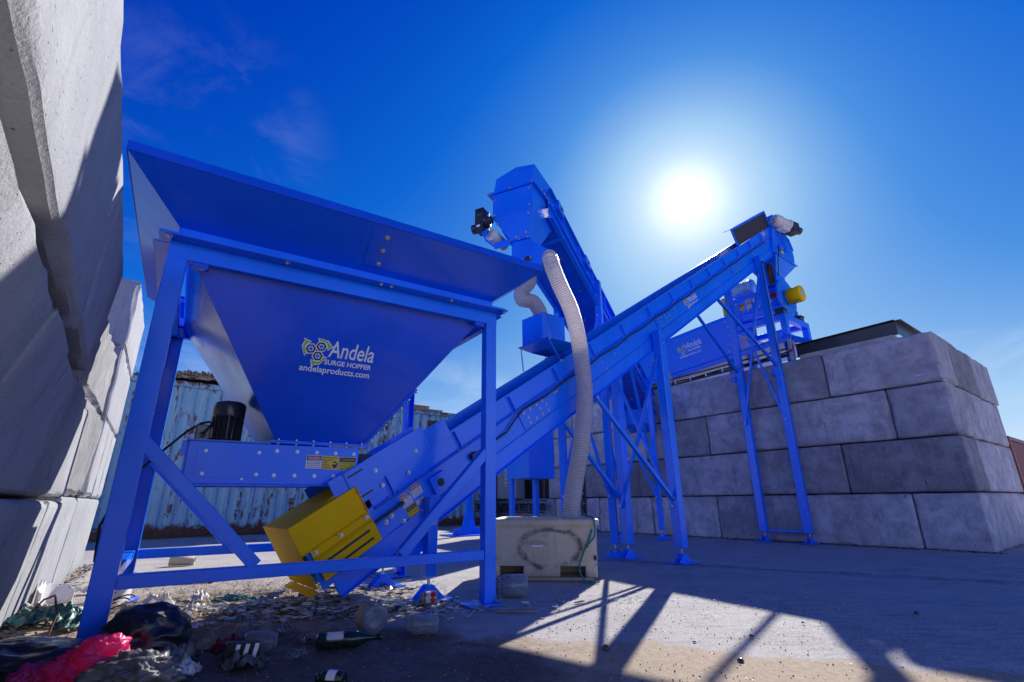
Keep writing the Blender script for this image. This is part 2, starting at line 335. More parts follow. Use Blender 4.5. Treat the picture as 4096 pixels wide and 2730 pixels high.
def tub_mat():
    m, t, b = mat('scuffed_cream_plastic'); N = NT(t); co = N.co(); x, y, z = N.sep(co)
    n = N.noise(co, 3.5, 7, .62, .6); f = N.noise(co, 24, 6, .7); st = N.noise(N.co(scale=(10, 10, 1.3)), 1.5, 6, .65)
    c = N.mix(N.mr(n, .3, .72), (.50, .43, .29), (.62, .55, .41)); c = N.mix(N.mr(st, .55, .75, 0, .45), c, (.26, .22, .19))
    dx = N.m('DIVIDE', N.m('ADD', x, -.01), .285); dz = N.m('DIVIDE', N.m('SUBTRACT', z, .295), .172)
    d = N.m('SQRT', N.m('ADD', N.m('MULTIPLY', dx, dx), N.m('MULTIPLY', dz, dz))); d = N.m('ADD', d, N.m('MULTIPLY', N.m('SUBTRACT', n, .5), .6))
    ring = N.m('MULTIPLY', N.mr(N.m('ABSOLUTE', N.m('SUBTRACT', d, 1.0)), .20, .0, smooth=True), N.mr(N.noise(N.co(loc=(2.5, 8, 3)), 5, 7, .75), .42, .56))
    c = N.mix(N.m('MULTIPLY', ring, .9), c, (.05, .045, .06)); c = N.mix(N.mr(N.m('ADD', z, N.m('MULTIPLY', n, .10)), .17, .05, 0, .5), c, (.12, .10, .08))
    c = N.mix(N.mr(f, .66, .72, 0, .5), c, (.2, .17, .14)); N.l(c, b.inputs['Base Color']); b.inputs['Roughness'].default_value = .5
    b.inputs['Subsurface Weight'].default_value = .15; b.inputs['Subsurface Radius'].default_value = (.05, .03, .015); N.bump(b, N.m('ADD', n, N.m('MULTIPLY', f, .3)), .15, .01); return m
M_TUB = tub_mat(); M_TUBD = simple('faint_moulded_lettering', (.36, .32, .25), .6)

def ground_mat():
    m, t, b = mat('dusty_yard_surface'); N = NT(t); co = N.co(); x, y, z = N.sep(co)
    big = N.noise(co, .45, 6, .6, .4); mid = N.noise(co, 2.2, 8, .66, .5); fine = N.noise(co, 26, 6, .75); grain = N.noise(co, 140, 3, .8)
    drag = N.noise(N.co(scale=(1.2, 9, 1), rot=(0, 0, .15)), 2.4, 7, .7, .3)
    a = N.mix(N.mr(mid, .3, .7), (.36, .343, .318), (.55, .525, .485)); g2 = N.noise(co, 75, 5, .8); a = N.mix(N.mr(g2, .50, .60, 0, .75), a, (.16, .15, .14)); a = N.mix(N.mr(g2, .42, .33, 0, .6), a, (.58, .56, .53)); a = N.mix(N.mr(drag, .50, .68, 0, .6), a, (.17, .16, .16)); a = N.mix(N.mr(big, .45, .65, 0, .4), a, (.42, .39, .36))
    sand = N.mix(N.mr(fine, .25, .72), (.30, .225, .15), (.52, .41, .29)); sand = N.mix(N.mr(grain, .52, .68, 0, .75), sand, (.09, .075, .06))
    soil = N.mix(N.mr(fine, .3, .7), (.045, .038, .033), (.13, .105, .085))
    wob = N.m('MULTIPLY', N.m('SUBTRACT', mid, .5), .9)
    ms = N.mr(N.m('ADD', N.m('ADD', y, N.m('MULTIPLY', x, .30)), wob), 3.16, 3.02, smooth=True)
    c = N.mix(ms, a, sand)
    # straw-coloured dirt under the hopper and black wet soil by the rubbish
    px = N.m('ADD', x, 1.95); py = N.m('SUBTRACT', y, 3.95); d = N.m('SQRT', N.m('ADD', N.m('MULTIPLY', N.m('MULTIPLY', px, px), .35), N.m('MULTIPLY', py, py)))
    c = N.mix(N.mr(N.m('ADD', d, wob), 1.0, .45, 0, .85, True), c, N.mix(N.mr(fine, .3, .7), (.16, .115, .075), (.40, .30, .20)))
    wx = N.m('ADD', x, 1.2); wy = N.m('SUBTRACT', y, 2.5); dw = N.m('SQRT', N.m('ADD', N.m('MULTIPLY', N.m('MULTIPLY', wx, wx), .30), N.m('MULTIPLY', wy, wy)))
    wet = N.mr(N.m('ADD', dw, wob), 1.05, .55, 0, 1, True); c = N.mix(N.m('MULTIPLY', wet, .92), c, soil)
    # dark trail of dirt parallel to the grey wall
    bd = N.m('ADD', N.m('ADD', N.m('MULTIPLY', x, .533), N.m('MULTIPLY', y, .846)), N.m('MULTIPLY', wob, .22)); bm = N.m('MULTIPLY', N.mr(N.m('ABSOLUTE', N.m('SUBTRACT', bd, 6.37)), .22, .02, smooth=True), N.mr(N.noise(N.co(scale=(1, 1, 1), loc=(4, 1, 0)), 5, 7, .75), .42, .60)); c = N.mix(N.m('MULTIPLY', bm, .75), c, (.06, .05, .045))
    st1 = N.noise(N.co(scale=(.35, 5.5, 1), rot=(0, 0, -.5)), 1.8, 6, .7, .4); c = N.mix(N.m('MULTIPLY', N.mr(st1, .60, .70), N.mr(mid, .4, .6, 0, .35)), c, (.09, .085, .08))
    c = N.mix(N.mr(grain, .62, .72, 0, .35), c, (.62, .60, .58)); c = N.mix(N.mr(grain, .40, .30, 0, .4), c, (.05, .045, .045))
    N.l(c, b.inputs['Base Color']); N.l(N.mr(N.m('MULTIPLY', wet, N.mr(mid, .45, .6)), 0, 1, .9, .42), b.inputs['Roughness']); b.inputs['Specular IOR Level'].default_value = .3
    N.bump(b, N.m('ADD', N.m('MULTIPLY', fine, .7), N.m('ADD', N.m('MULTIPLY', grain, .5), N.m('MULTIPLY', mid, .6))), .55, .012); return m
M_GROUND = ground_mat()

# ------------------------------------------------------------------ bolts, lettering
def bolt_mesh():
    mb = MB(); mb.lathe((0, 0, 0), Z, [(0, -.2), (1.55, -.2), (1.55, .25), (0, .26)], 14, 0, False)
    mb.lathe((0, 0, .2), Z, [(.95, 0), (.95, .8), (.8, .95), (0, .96)], 6, 0, False); mb.lathe((0, 0, .9), Z, [(.5, 0), (.5, .5), (0, .52)], 8, 0, False)
    me = bpy.data.meshes.new('bolt'); me.from_pydata([tuple(v) for v in mb.v], [], mb.f); me.materials.append(M_GALV); return me
BOLT = bolt_mesh()
def bolt(parent, p, nrm, r=.011):
    o = bpy.data.objects.new('bolt', BOLT); COL.objects.link(o); o.parent = parent
    o.matrix_local = Matrix.Translation(V(p)-rootloc(parent)) @ V(nrm).to_track_quat('Z', 'Y').to_matrix().to_4x4() @ Matrix.Diagonal((r, r, r, 1)); return o
TXT = {}
def text_mesh(s, bold=.0, shear=0, space=1.0):
    k = (s, bold, shear, space)
    if k not in TXT:
        cu = bpy.data.curves.new('lettering', 'FONT'); cu.body = s; cu.size = 1; cu.offset = bold; cu.shear = shear; cu.space_character = space; cu.resolution_u = 3
        o = bpy.data.objects.new('lettering', cu); me = bpy.data.meshes.new_from_object(o)
        vs = [v.co.copy() for v in me.vertices]; fs = [tuple(p.vertices) for p in me.polygons]
        bpy.data.objects.remove(o); bpy.data.curves.remove(cu); bpy.data.meshes.remove(me)
        x0 = min(v.x for v in vs); x1 = max(v.x for v in vs); TXT[k] = ([V((v.x-x0, v.y, 0)) for v in vs], fs, x1-x0)
    return TXT[k]
def write(mb, s, o, x, y, width, m=0, cap=None, bold=.0, shear=0, eps=.0):
    """lettering with its lower left corner at o, running along x; width in metres; cap = capital height in metres"""
    vs, fs, w = text_mesh(s, bold, shear); x = V(x).normalized(); y = V(y).normalized(); sx = width/w; sy = (cap/.70) if cap else sx; n = x.cross(y).normalized()
    mb.add([V(o)+x*v.x*sx+y*v.y*sy+n*eps for v in vs], fs, m)
def ring2(mb, o, x, y, r, r2, n, m, eps, a0=0):
    nn = V(x).cross(V(y)).normalized(); P = lambda R, k: V(o)+(V(x)*math.cos(a0+2*math.pi*k/n)+V(y)*math.sin(a0+2*math.pi*k/n))*R+nn*eps
    mb.add([P(r, k) for k in range(n)]+[P(r2, k) for k in range(n)], [(k, (k+1) % n, n+(k+1) % n, n+k) for k in range(n)], m)
def fan(mb, pts, m): mb.add(pts, [tuple(range(len(pts)))], m)
def rect2(mb, o, x, y, w, h, m, eps):
    nn = V(x).cross(V(y)).normalized(); o = V(o)+nn*eps; fan(mb, [o, o+V(x)*w, o+V(x)*w+V(y)*h, o+V(y)*h], m)
def emblem(mb, c, x, y, s):
    """three bolted hexagons ringed by green arrows; mats 0 white 1 navy 2 green"""
    x, y = V(x).normalized(), V(y).normalized(); n = x.cross(y)
    P = lambda a, r, o=V((0, 0, 0)): V(c)+o+(x*math.cos(a)+y*math.sin(a))*r*s
    for k in range(3):
        a = rad(50+120*k); cc = P(a, .56); A = rad(0)
        hexp = lambda r, e: [cc+(x*math.cos(rad(60*i+8))+y*math.sin(rad(60*i+8)))*r*s+n*e for i in range(6)]
        fan(mb, hexp(.56, .0010), 0); fan(mb, hexp(.46, .0016), 1); fan(mb, hexp(.28, .0022), 0); fan(mb, hexp(.19, .0028), 3)
        Q = lambda ang, r, e: cc+(x*math.cos(a+rad(ang))+y*math.sin(a+rad(ang)))*r*s+n*e
        fan(mb, [Q(75, .52, .0008), Q(70, .90, .0008), Q(0, .86, .0008), Q(-38, .98, .0008), Q(-40, 1.22, .0008), Q(-78, .70, .0008), Q(-38, .52, .0008), Q(0, .52, .0008)], 0)
        fan(mb, [Q(66, .60, .0013), Q(64, .80, .0013), Q(2, .76, .0013), Q(-36, .84, .0013), Q(-39, 1.04, .0013), Q(-66, .68, .0013), Q(-37, .60, .0013), Q(0, .60, .0013)], 2)
def danger(mb, o, x, y, w, h, lines, head='DANGER'):
    """sticker; mats 0 white 1 black 2 red 3 yellow"""
    x, y = V(x).normalized(), V(y).normalized(); yel = head != 'DANGER'
    rect2(mb, o, x, y, w, h, 3 if yel else 0, .0012); rect2(mb, V(o)+x*w*.03+y*h*.62, x, y, w*.94, h*.34, 1, .0018)
    if not yel:
        c = V(o)+x*w*.5+y*h*.79; nn = x.cross(y)*.0024
        fan(mb, [c+x*w*.43*math.cos(k*math.pi/8)+y*h*.15*math.sin(k*math.pi/8)+nn*1.1 for k in range(16)], 0)
        fan(mb, [c+x*w*.41*math.cos(k*math.pi/8)+y*h*.135*math.sin(k*math.pi/8)+nn*1.4 for k in range(16)], 2)
    write(mb, head, V(o)+x*w*.14+y*h*.71, x, y, w*.72, 3 if yel else 0, h*.15, .012, 0, .0042)
    for i, s in enumerate(lines):
        hh = .56/len(lines); write(mb, s, V(o)+x*w*.08+y*h*(.60-hh*(i+.86)), x, y, w*.84, 1, h*hh*.58, .006, 0, .0022)
# ================================================================== GROUND
g = MB(); nx_ = 60
gx = [-400, -120, -40, -20] + [-12+i*.5 for i in range(56)] + [20, 40, 120, 400]; gy = [-400, -120, -30, -8] + [-3+i*.5 for i in range(50)] + [26, 40, 120, 400]
def gh(x, y): return .010*noise.noise(V((x*.5, y*.5, 0))) * (1 if abs(x) < 12 and -3 < y < 22 else 0) - .004
gv = [V((x, y, gh(x, y))) for y in gy for x in gx]; nX = len(gx)
g.add(gv, [(j*nX+i, j*nX+i+1, (j+1)*nX+i+1, (j+1)*nX+i) for j in range(len(gy)-1) for i in range(nX-1)], 0, True)
props(obj('ground', g, M_GROUND), kind='structure')
# ================================================================== CONCRETE BLOCK WALLS
def block_mb(c, amp=.006, chip=.02, seed=0):
    """irregular cast block; c = 8 corners (bottom ring then top ring)"""
    c = [V(p) for p in c]; L = ((c[1]-c[0]).length, (c[3]-c[0]).length, (c[4]-c[0]).length)
    def axis(l):
        n = max(3, int(l/.11)); a = [0, .014/l, .045/l]; a += [.045/l+(1-.09/l)*(i+1)/n for i in range(n-1)]; return a+[1-.045/l, 1-.014/l, 1]
    A = [axis(l) for l in L]
    def tri(a, b, d):
        p = (c[0]*(1-a)+c[1]*a)*(1-b)+(c[3]*(1-a)+c[2]*a)*b; q = (c[4]*(1-a)+c[5]*a)*(1-b)+(c[7]*(1-a)+c[6]*a)*b; return p*(1-d)+q*d
    cen = tri(.5, .5, .5); idx = {}; mb = MB(); sv = V((seed*3.7, seed*1.3, seed*2.1)); ax = [(c[1]-c[0]).normalized(), (c[3]-c[0]).normalized(), (c[4]-c[0]).normalized()]
    def vert(i, j, k):
        if (i, j, k) in idx: return idx[(i, j, k)]
        t = (A[0][i], A[1][j], A[2][k]); p = tri(*t); d = [min(t[q], 1-t[q])*L[q] for q in range(3)]; o = sorted(range(3), key=lambda q: d[q])
        p = p + noise.noise_vector(p*5.5+sv)*amp*.6
        e = d[o[1]]; R = chip*(1.0+1.6*max(0, noise.noise(p*5+sv))+3.2*max(0, noise.noise(p*1.7+sv*2)-.25))
        if e < R:
            for q in o[:2]: p = p + ax[q]*(1 if t[q] < .5 else -1)*(R-e)*.55
        idx[(i, j, k)] = len(mb.v); mb.v.append(p); return idx[(i, j, k)]
    n = [len(a)-1 for a in A]
    def quad(*q): mb.f.append(list(q)); mb.m.append(0); mb.s.append(True)
    for k in (0, n[2]):
        for i in range(n[0]):
            for j in range(n[1]): quad(vert(i, j, k), vert(i+1, j, k), vert(i+1, j+1, k), vert(i, j+1, k))
    for j in (0, n[1]):
        for i in range(n[0]):
            for k in range(n[2]): quad(vert(i, j, k), vert(i+1, j, k), vert(i+1, j, k+1), vert(i, j, k+1))
    for i in (0, n[0]):
        for j in range(n[1]):
            for k in range(n[2]): quad(vert(i, j, k), vert(i, j+1, k), vert(i, j+1, k+1), vert(i, j, k+1))
    return mb
def sharp(o, a=24):
    o.data.set_sharp_from_angle(angle=rad(a)); return o
# --- left wall (sunlit, leaning a little into the yard)
AL = rad(125); dl = V((math.cos(AL), math.sin(AL), 0)); nl = V((dl.y, -dl.x, 0))
def PL(t, lat, z): return dl*t + nl*lat + Z*z
lat_near = lambda z: -.63 + .0875*z
def lblock(par, t0, t1, z0, z1, l0, l1, seed, m=M_CONC_L, depth=.8, amp=.008, chip=.02, l1b=None, l0b=None):
    l1b = l1 if l1b is None else l1b; l0b = l0 if l0b is None else l0b
    g_ = .006
    c = [PL(t0+g_, l0-depth, z0), PL(t1-g_, l0b-depth, z0), PL(t1-g_, l0b, z0), PL(t0+g_, l0, z0), PL(t0+g_, l1-depth, z1-g_*2), PL(t1-g_, l1b-depth, z1-g_*2), PL(t1-g_, l1b, z1-g_*2), PL(t0+g_, l1, z1-g_*2)]
    return sharp(obj('concrete_block', block_mb(c, amp, chip, seed), m, par))
wallL = thing('concrete_block_wall', PL(3.5, -1, 0), 'tall pale sunlit wall of stacked concrete blocks beside the big hopper', 'wall')
for i, (t0, t1) in enumerate(((-2.0, -.4), (-.4, 1.2), (1.2, 2.9), (2.9, 4.5), (4.5, 5.2))): lblock(wallL, t0, t1, 0, .765, -.63, -.565, i)
lblock(wallL, 5.2, 6.2, 0, .8, -.625, -.585, 9); lblock(wallL, 6.2, 7.4, 0, .8, -.62, -.585, 10); lblock(wallL, 7.4, 8.5, 0, .8, -.62, -.59, 11)
lbm = lambda t: -.315-.060*(t-1.3)
for i, (t0, t1) in enumerate(((-2.4, -1.1), (-1.1, .5), (.5, 2.2), (2.2, 3.7), (3.7, 5.1))): lblock(wallL, t0, t1, .775, 1.40 if t0 < 3 else 1.46, -.563, lbm(t0)-.012, 20+i, chip=.022, l1b=lbm(t1)-.012)
lblock(wallL, 5.1, 6.6, .8, 1.6, -.60, -.57, 30, M_CONC_D, amp=.03, chip=.05); lblock(wallL, 6.6, 7.3, .8, 1.6, -.585, -.57, 31); lblock(wallL, 7.3, 7.9, .8, 1.6, -.585, -.57, 33); lblock(wallL, 7.9, 8.5, .8, 1.6, -.587, -.572, 32)
lt = lambda t: -.338-.038*(t-1.59)
for i, (t0, t1) in enumerate(((-2.0, -1.0), (-1.0, .6), (.6, 2.72), (2.72, 3.85))): lblock(wallL, t0, t1, 1.435 if t0 < 2.5 else 1.49, 2.2, lbm(t0), lt(t0), 40+i, chip=.024, amp=.008, l1b=lt(t1), l0b=lbm(t1))
lblock(wallL, 3.95, 6.62, 1.6, 2.3, -.60, -.60, 50, M_CONC_D, amp=.03, chip=.05); lblock(wallL, 6.65, 8.5, 1.6, 2.4, -.57, -.57, 51)
lblock(wallL, 6.68, 8.5, 2.4, 3.2, -.56, -.56, 52)
# --- right wall
AW = rad(127.6); d1 = V((math.cos(AW), math.sin(AW), 0)); inn = V((d1.y, -d1.x, 0)); CW = V((6.35, 7.0, 0)) + inn*.15
def PW(u, w, z): return CW + d1*u + inn*w + Z*z
wallR = thing('concrete_block_wall', PW(4, .4, 0), 'dark grey shaded wall of four courses of large concrete blocks under the machinery', 'wall')
HB = .797; sd = [100]
def rblock(par, u0, u1, w0, w1, k, amp=.008, chip=.022):
    sd[0] += 1; random.seed(sd[0]); j = random.uniform(-.010, .010); g_ = .008
    z0, z1 = k*HB, (k+1)*HB-.018
    c = [PW(u0+g_, w0+j, z0), PW(u1-g_, w0+j, z0), PW(u1-g_, w1, z0), PW(u0+g_, w1, z0)]
    return sharp(obj('concrete_block', block_mb(c+[p+Z*(z1-z0) for p in c], amp, chip, sd[0]), M_CONC_R, par))
JT = {3: [0, 1.58, 3.18, 4.77, 6.36, 7.95, 9.0], 2: [0, .78, 2.37, 3.97, 5.56, 7.15, 8.74], 1: [0, 1.58, 3.18, 4.77, 6.36, 7.95, 9.0], 0: [0, .78, 2.37, 3.97, 5.56, 7.15, 8.74]}
RT = {3: [.78, 2.25, 3.75], 2: [0, 1.50, 3.5], 1: [.78, 2.1, 3.45], 0: [0, 1.4, 3.4]}
for k in range(4):
    J = JT[k]
    for a, b in zip(J, J[1:]):
        w0 = .0
        if k in (2, 0) and a == 0: continue
        rblock(wallR, a, b, w0, .78, k)
    R_ = RT[k]
    for a, b in zip(R_, R_[1:]): rblock(wallR, 0, .78, a, b, k)
inf = MB(); inf.par(PW(.79, .79, 0), d1*8.2, inn*2.6, Z*3.12); obj('fill_slab', inf, M_CONC_R, wallR)
chipb = block_mb([PW(2.9, -.01, 2.402), PW(3.165, -.01, 2.402), PW(3.165, .1, 2.402), PW(2.9, .1, 2.402), PW(2.98, .012, 2.60), PW(3.10, .012, 2.66), PW(3.1, .1, 2.66), PW(2.98, .1, 2.60)], .02, .03, 77)
obj('broken_patch', chipb, M_CONC_D, wallR)
# --- low wall further along, with the switchgear behind it
wallS = thing('concrete_block_wall', PW(11.5, .4, 0), 'low single course of concrete blocks behind the cream tub', 'wall')
for a, b in ((9.0, 10.6), (10.6, 12.2), (12.2, 13.8), (13.8, 15.4)): rblock(wallS, a, b, .25, 1.0, 0)

# ================================================================== SURGE HOPPER
PH = .582; hu = V((math.cos(PH), math.sin(PH), 0)); hv = V((-hu.y, hu.x, 0)); HL = V((-2.1316, 2.7864, 0)); HW, HD = 2.303, 1.78
def H(a, b, z): return HL + hu*a + hv*b + Z*z
hop = thing('hopper', H(1.15, .89, 0), 'huge blue funnel-shaped surge hopper on four legs with white lettering', 'hopper')
for (a, b) in ((0, 0), (HW, 0), (0, HD), (HW, HD)):
    f = -hv if b == 0 else hv; bb = b + (-.055 if b == 0 else .055)
    m = MB(); m.chan(H(a, bb, .013), H(a, bb, 2.205), .108 if a == 0 else .098, .085, .008, f); lg = obj('leg', m, M_BLUE, hop, .004)
    m = MB(); sh = -.05 if a else 0; m.par(H(a-.15+sh, b-.13, .001), hu*.27, hv*.24, Z*.012); obj('foot_plate', m, M_BLUE, lg, .002)
for nm, p, q in (('lower_rail', H(.056, -.015, .338), H(HW-.051, -.015, .338)), ('lower_rail', H(.056, HD, .338), H(HW-.05, HD, .338)), ('lower_rail', H(0, .035, .338), H(0, HD-.035, .338))):
    m = MB(); m.beam(p, q, .07, .07); obj(nm, m, M_BLUE, hop, .005)
for p, q in ((H(.03, -.018, 1.07), H(.70, -.018, .374)), (H(HW-.03, -.018, 1.10), H(1.60, -.018, .374)), (H(.03, HD, 1.07), H(.70, HD, .374)), (H(HW-.03, HD, 1.1), H(1.6, HD, .374))):
    m = MB(); m.beam(p, q, .066, .072, up=(q-p).cross(hv)); obj('brace', m, M_BLUE, hop, .004)
# head frame: channels with the top flange turned out
def headbeam(p, q, face, ext):
    a = (q-p).normalized(); f = V(face); m = MB()
    m.par(p+Z*2.195-f*.0, q-p, -f*.008, Z*.113)
    m.par(p+Z*2.195-f*.0081, q-p, -f*.05, Z*.008)
    m.par(p-a*ext+Z*2.3083+f*.095, (q-p)+a*2*ext, -f*.15, Z*.010)
    return m
def HB_(a, b): return H(a, b, 0)
for p, q, f, ex in ((HB_(-.052, -.055), HB_(HW+.052, -.055), -hv, .06), (HB_(HW+.052, HD+.055), HB_(-.052, HD+.055), hv, .06), (HB_(-.052, HD+.044), HB_(-.052, -.044), -hu, -.05), (HB_(HW+.052, -.044), HB_(HW+.052, HD+.044), hu, -.05)):
    obj('head_rail', headbeam(p, q, f, ex), M_BLUE, hop, .003)
def shell_panel(p4, t=.006): # plate with thickness pushed inward (towards the bin axis)
    p4 = [V(p) for p in p4]; n = (p4[1]-p4[0]).cross(p4[3]-p4[0]).normalized(); cen = H(HW/2, HD/2, p4[0].z)
    if n.dot(cen-p4[0]) < 0: n = -n
    m = MB(); m.poly(p4, n*t); return m
a0, a1, b0, b1 = -.02, HW+.0, -.06, HD+.06; A0, A1, B0, B1 = -.318, HW+.332, -.364, HD+.362; zn0, zn1, zr0, zr1 = 2.3245, 2.402, 2.66, 2.705
fl = MB()     # bearing flange of the bin, sitting on the head rail
for o, x, y in ((H(a0-.09, b0-.085, 2.3195), hu*(a1-a0+.18), hv*.10), (H(a0-.09, b1-.015, 2.3195), hu*(a1-a0+.18), hv*.10), (H(a0-.09, b0+.016, 2.3195), hu*.10, hv*(b1-b0-.032)), (H(a1-.01, b0+.016, 2.3195), hu*.10, hv*(b1-b0-.032))): fl.par(o, x, y, Z*.009)
obj('bin_flange', fl, M_BLUE, hop, .002)
ringp = lambda x0, x1, y0, y1, z: [H(x0, y0, z), H(x1, y0, z), H(x1, y1, z), H(x0, y1, z)]
nk0, nk1 = ringp(a0, a1, b0, b1, 2.329), ringp(a0, a1, b0, b1, zn1); rm0, rm1 = ringp(A0, A1, B0, B1, zr0), ringp(A0, A1, B0, B1, zr1)
names = ['front', 'right', 'back', 'left']
for i in range(4):
    j = (i+1) % 4
    obj('neck_panel', shell_panel([nk0[i], nk0[j], nk1[j], nk1[i]]), M_BLUE, hop)
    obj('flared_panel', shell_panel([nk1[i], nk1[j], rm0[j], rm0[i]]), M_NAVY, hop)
    d = (rm0[j]-rm0[i]).normalized(); nrm = d.cross(Z)
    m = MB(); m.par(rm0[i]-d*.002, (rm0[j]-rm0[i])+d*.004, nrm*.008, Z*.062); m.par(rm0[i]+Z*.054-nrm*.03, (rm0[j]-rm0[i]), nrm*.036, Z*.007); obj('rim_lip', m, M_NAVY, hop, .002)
tp = ringp(.035, HW-.03, -.02, HD+.02, 2.30); bt = ringp(.78, 1.43, .48, 1.30, 1.162)
for i in range(4):
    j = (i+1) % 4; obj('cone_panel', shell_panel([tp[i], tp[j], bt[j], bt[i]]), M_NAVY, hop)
m = MB(); m.par(H(.745, .445, 1.138), hu*.72, hv*.89, Z*.012); m.par(H(.745, .445, 1.1505), hu*.72, hv*.89, Z*.010); obj('outlet_flange', m, M_BLUE, hop, .002)
for i in range(6): bolt(hop, H(.80+.122*i, .462, 1.1615), Z, .0085); bolt(hop, H(.80+.122*i, .462, 1.137), -Z, .009)
# flange bolts hanging under the head rail
for a in (.62, 1.285, 1.365, 1.88): bolt(hop, H(a, -.115, 2.307), -Z, .012)
bolt(hop, H(-.06, -.115, 2.307), -Z, .013); bolt(hop, H(HW+.09, -.115, 2.307), -Z, .013)
# splice plate on the flared front panel
fn = (H(0, b0, zn1)-H(0, B0, zr0)).cross(hu).normalized(); fn = fn if fn.dot(-hv) > 0 else -fn; fd = (H(0, B0, zr0)-H(0, b0, zn1)).normalized(); L0 = (H(0, B0, zr0)-H(0, b0, zn1)).length
p0 = H(1.13, b0, zn1)+fd*.06; m = MB(); m.par(p0+fn*.001, hu*.155, fd*(L0-.11), fn*.006); obj('splice_plate', m, M_NAVY, hop, .002)
for k in (.12, .5, .88): bolt(hop, p0+hu*.115+fd*(L0-.11)*k+fn*.008, fn, .0125)
# rolled gussets near the head of the front legs
for a in (.085, HW-.16): m = MB(); m.beam(H(a, -.03, 2.175), H(a+.09, -.03, 2.175), .05, .035); obj('clip_angle', m, M_NAVY, hop, .004)
# bolted corner seam on the right of the cone
cs = [tp[1]*(1-k)+bt[1]*k for k in (.62, .68, .74, .80, .86, .92, .97)]; cd = (bt[1]-tp[1]).normalized()
m = MB(); m.beam(tp[1]*.40+bt[1]*.60+hu*.012-hv*.004, bt[1]+hu*.012-hv*.004, .05, .008, up=hu-hv*.2); sm_ = obj('seam_strip', m, M_BLUE, hop, .002)
for p in cs: bolt(hop, p+hu*.02-hv*.01, (hu*.9-hv*.3-Z*.3), .010)
# lettering on the cone front
cf = [tp[0], tp[1], bt[1], bt[0]]; cn = (tp[1]-tp[0]).cross(tp[0]-bt[0]).normalized(); cn = cn if cn.dot(-hv) > 0 else -cn
cy = cn.cross(hu).normalized(); cy = cy if cy.z > 0 else -cy
def cone_at(px, z):  # point on cone front panel at distance px along the hopper, height z
    k = (2.30-z)/(2.30-1.162); b = -.02+k*.50; return H(px, b, z)+cn*.001
lg = MB(); write(lg, 'Andela', cone_at(1.025, 1.772), hu, cy, .345, 0, .125, .010, .10, eps=.001)
write(lg, 'SURGE HOPPER', cone_at(1.008, 1.716), hu, cy, .355, 0, .036, .024, 0, eps=.001)
write(lg, 'andelaproducts.com', cone_at(.842, 1.655), hu, cy, .520, 0, .046, .020, 0, eps=.001)
emblem(lg, cone_at(.938, 1.802), hu, cy, .078); obj('lettering', lg, [M_WHITE, M_LNAV, M_LGRN, M_BLUE], hop, recalc=False)

# ================================================================== VIBRATING FEEDER under the hopper
fed = thing('vibrating_feeder', H(.8, .9, .84), 'blue bolted feeder trough under the hopper outlet with safety stickers', 'feeder')
fb, ft, fz0, fz1 = .455, 1.32, .85, 1.128
m = MB(); m.par(H(.255, fb, fz0), hu*1.135, hv*.012, Z*(fz1-fz0)); m.par(H(.255, ft, fz0), hu*1.135, hv*.012, Z*(fz1-fz0)); m.par(H(.26, fb+.013, fz0+.03), hu*1.12, hv*(ft-fb-.014), Z*.010)
m.par(H(.255, fb-.022, fz0-.012), hu*1.135, hv*.05, Z*.011); m.par(H(.24, fb-.014, fz1-.001), hu*.51, hv*.04, Z*.010); m.par(H(.243, fb+.012, fz0+.01), hu*.011, hv*(ft-fb-.01), Z*(fz1-fz0-.015)); obj('trough', m, M_BLUE, fed, .003)
m = MB(); m.par(H(.215, fb+.005, fz1-.10), hu*.028, hv*.10, Z*.10); obj('end_bracket', m, M_BLUE, fed, .002)
m = MB(); m.par(H(.31, fb-.0035, fz0+.04), hu*.42, hv*.003, Z*.20); obj('access_plate', m, M_BLUE, fed, .001)
m = MB(); m.par(H(.24, fb+.03, fz1+.0095), hu*.50, hv*.62, Z*.006); obj('motor_plate', m, M_YEL, fed, .001)
for i in range(5):
    for z in (1.082, .912): bolt(fed, H(.80+.138*i, fb-.001, z), -hv, .0085)
for a, z in ((.36, 1.065), (.685, 1.065), (.36, .915), (.685, .915)): bolt(fed, H(a, fb-.0035, z), -hv, .0075)
for a in (.60, 1.24): bolt(fed, H(a, fb-.001, .885), -hv, .006)
st = MB()
danger(st, H(1.005, fb-.001, .965), hu, Z, .112, .098, ['LOCK-OUT / TAG-OUT', 'MUST BE PERFORMED', 'DURING SET-UP', 'MAINTENANCE OR REPAIR'])
rect2(st, H(1.122, fb-.001, .962), hu, Z, .120, .100, 3, .0012)
for i, (s, w) in enumerate((('EYE PROTECTION', .11), ('REQUIRED', .07), ('WHEN', .03), ('OPERATING', .05), ('THIS MACHINE', .062))): write(st, s, H(1.127, fb-.001, 1.043-.0185*i), hu, Z, w, 1, .0105, .012, 0, .0018)
hc = H(1.215, fb-.001, .998); hn = -hv*.0018
fan(st, [hc+hn+hu*(.019*math.cos(k*math.pi/7))+Z*(.026*math.sin(k*math.pi/7)) for k in range(14)], 1); rect2(st, hc-hu*.022+Z*.002, hu, Z, .03, .011, 3, .0024)
danger(st, H(1.248, fb-.001, .958), hu, Z, .125, .100, ['DO NOT REACH', 'INTO RUNNING', 'EQUIPMENT'], 'CAUTION')
obj('warning_sticker', st, [M_WHITE, M_LBLK, M_LRED, M_LYEL], fed, recalc=False)
m = MB(); m.par(H(1.40, fb+.03, 1.085), hu*.19, hv*.55, Z*.006-hu*0); m.par(H(1.395, fb+.025, 1.03), hu*.17, hv*.010, Z*.055); obj('rubber_flap', m, M_RUB, fed, .002)
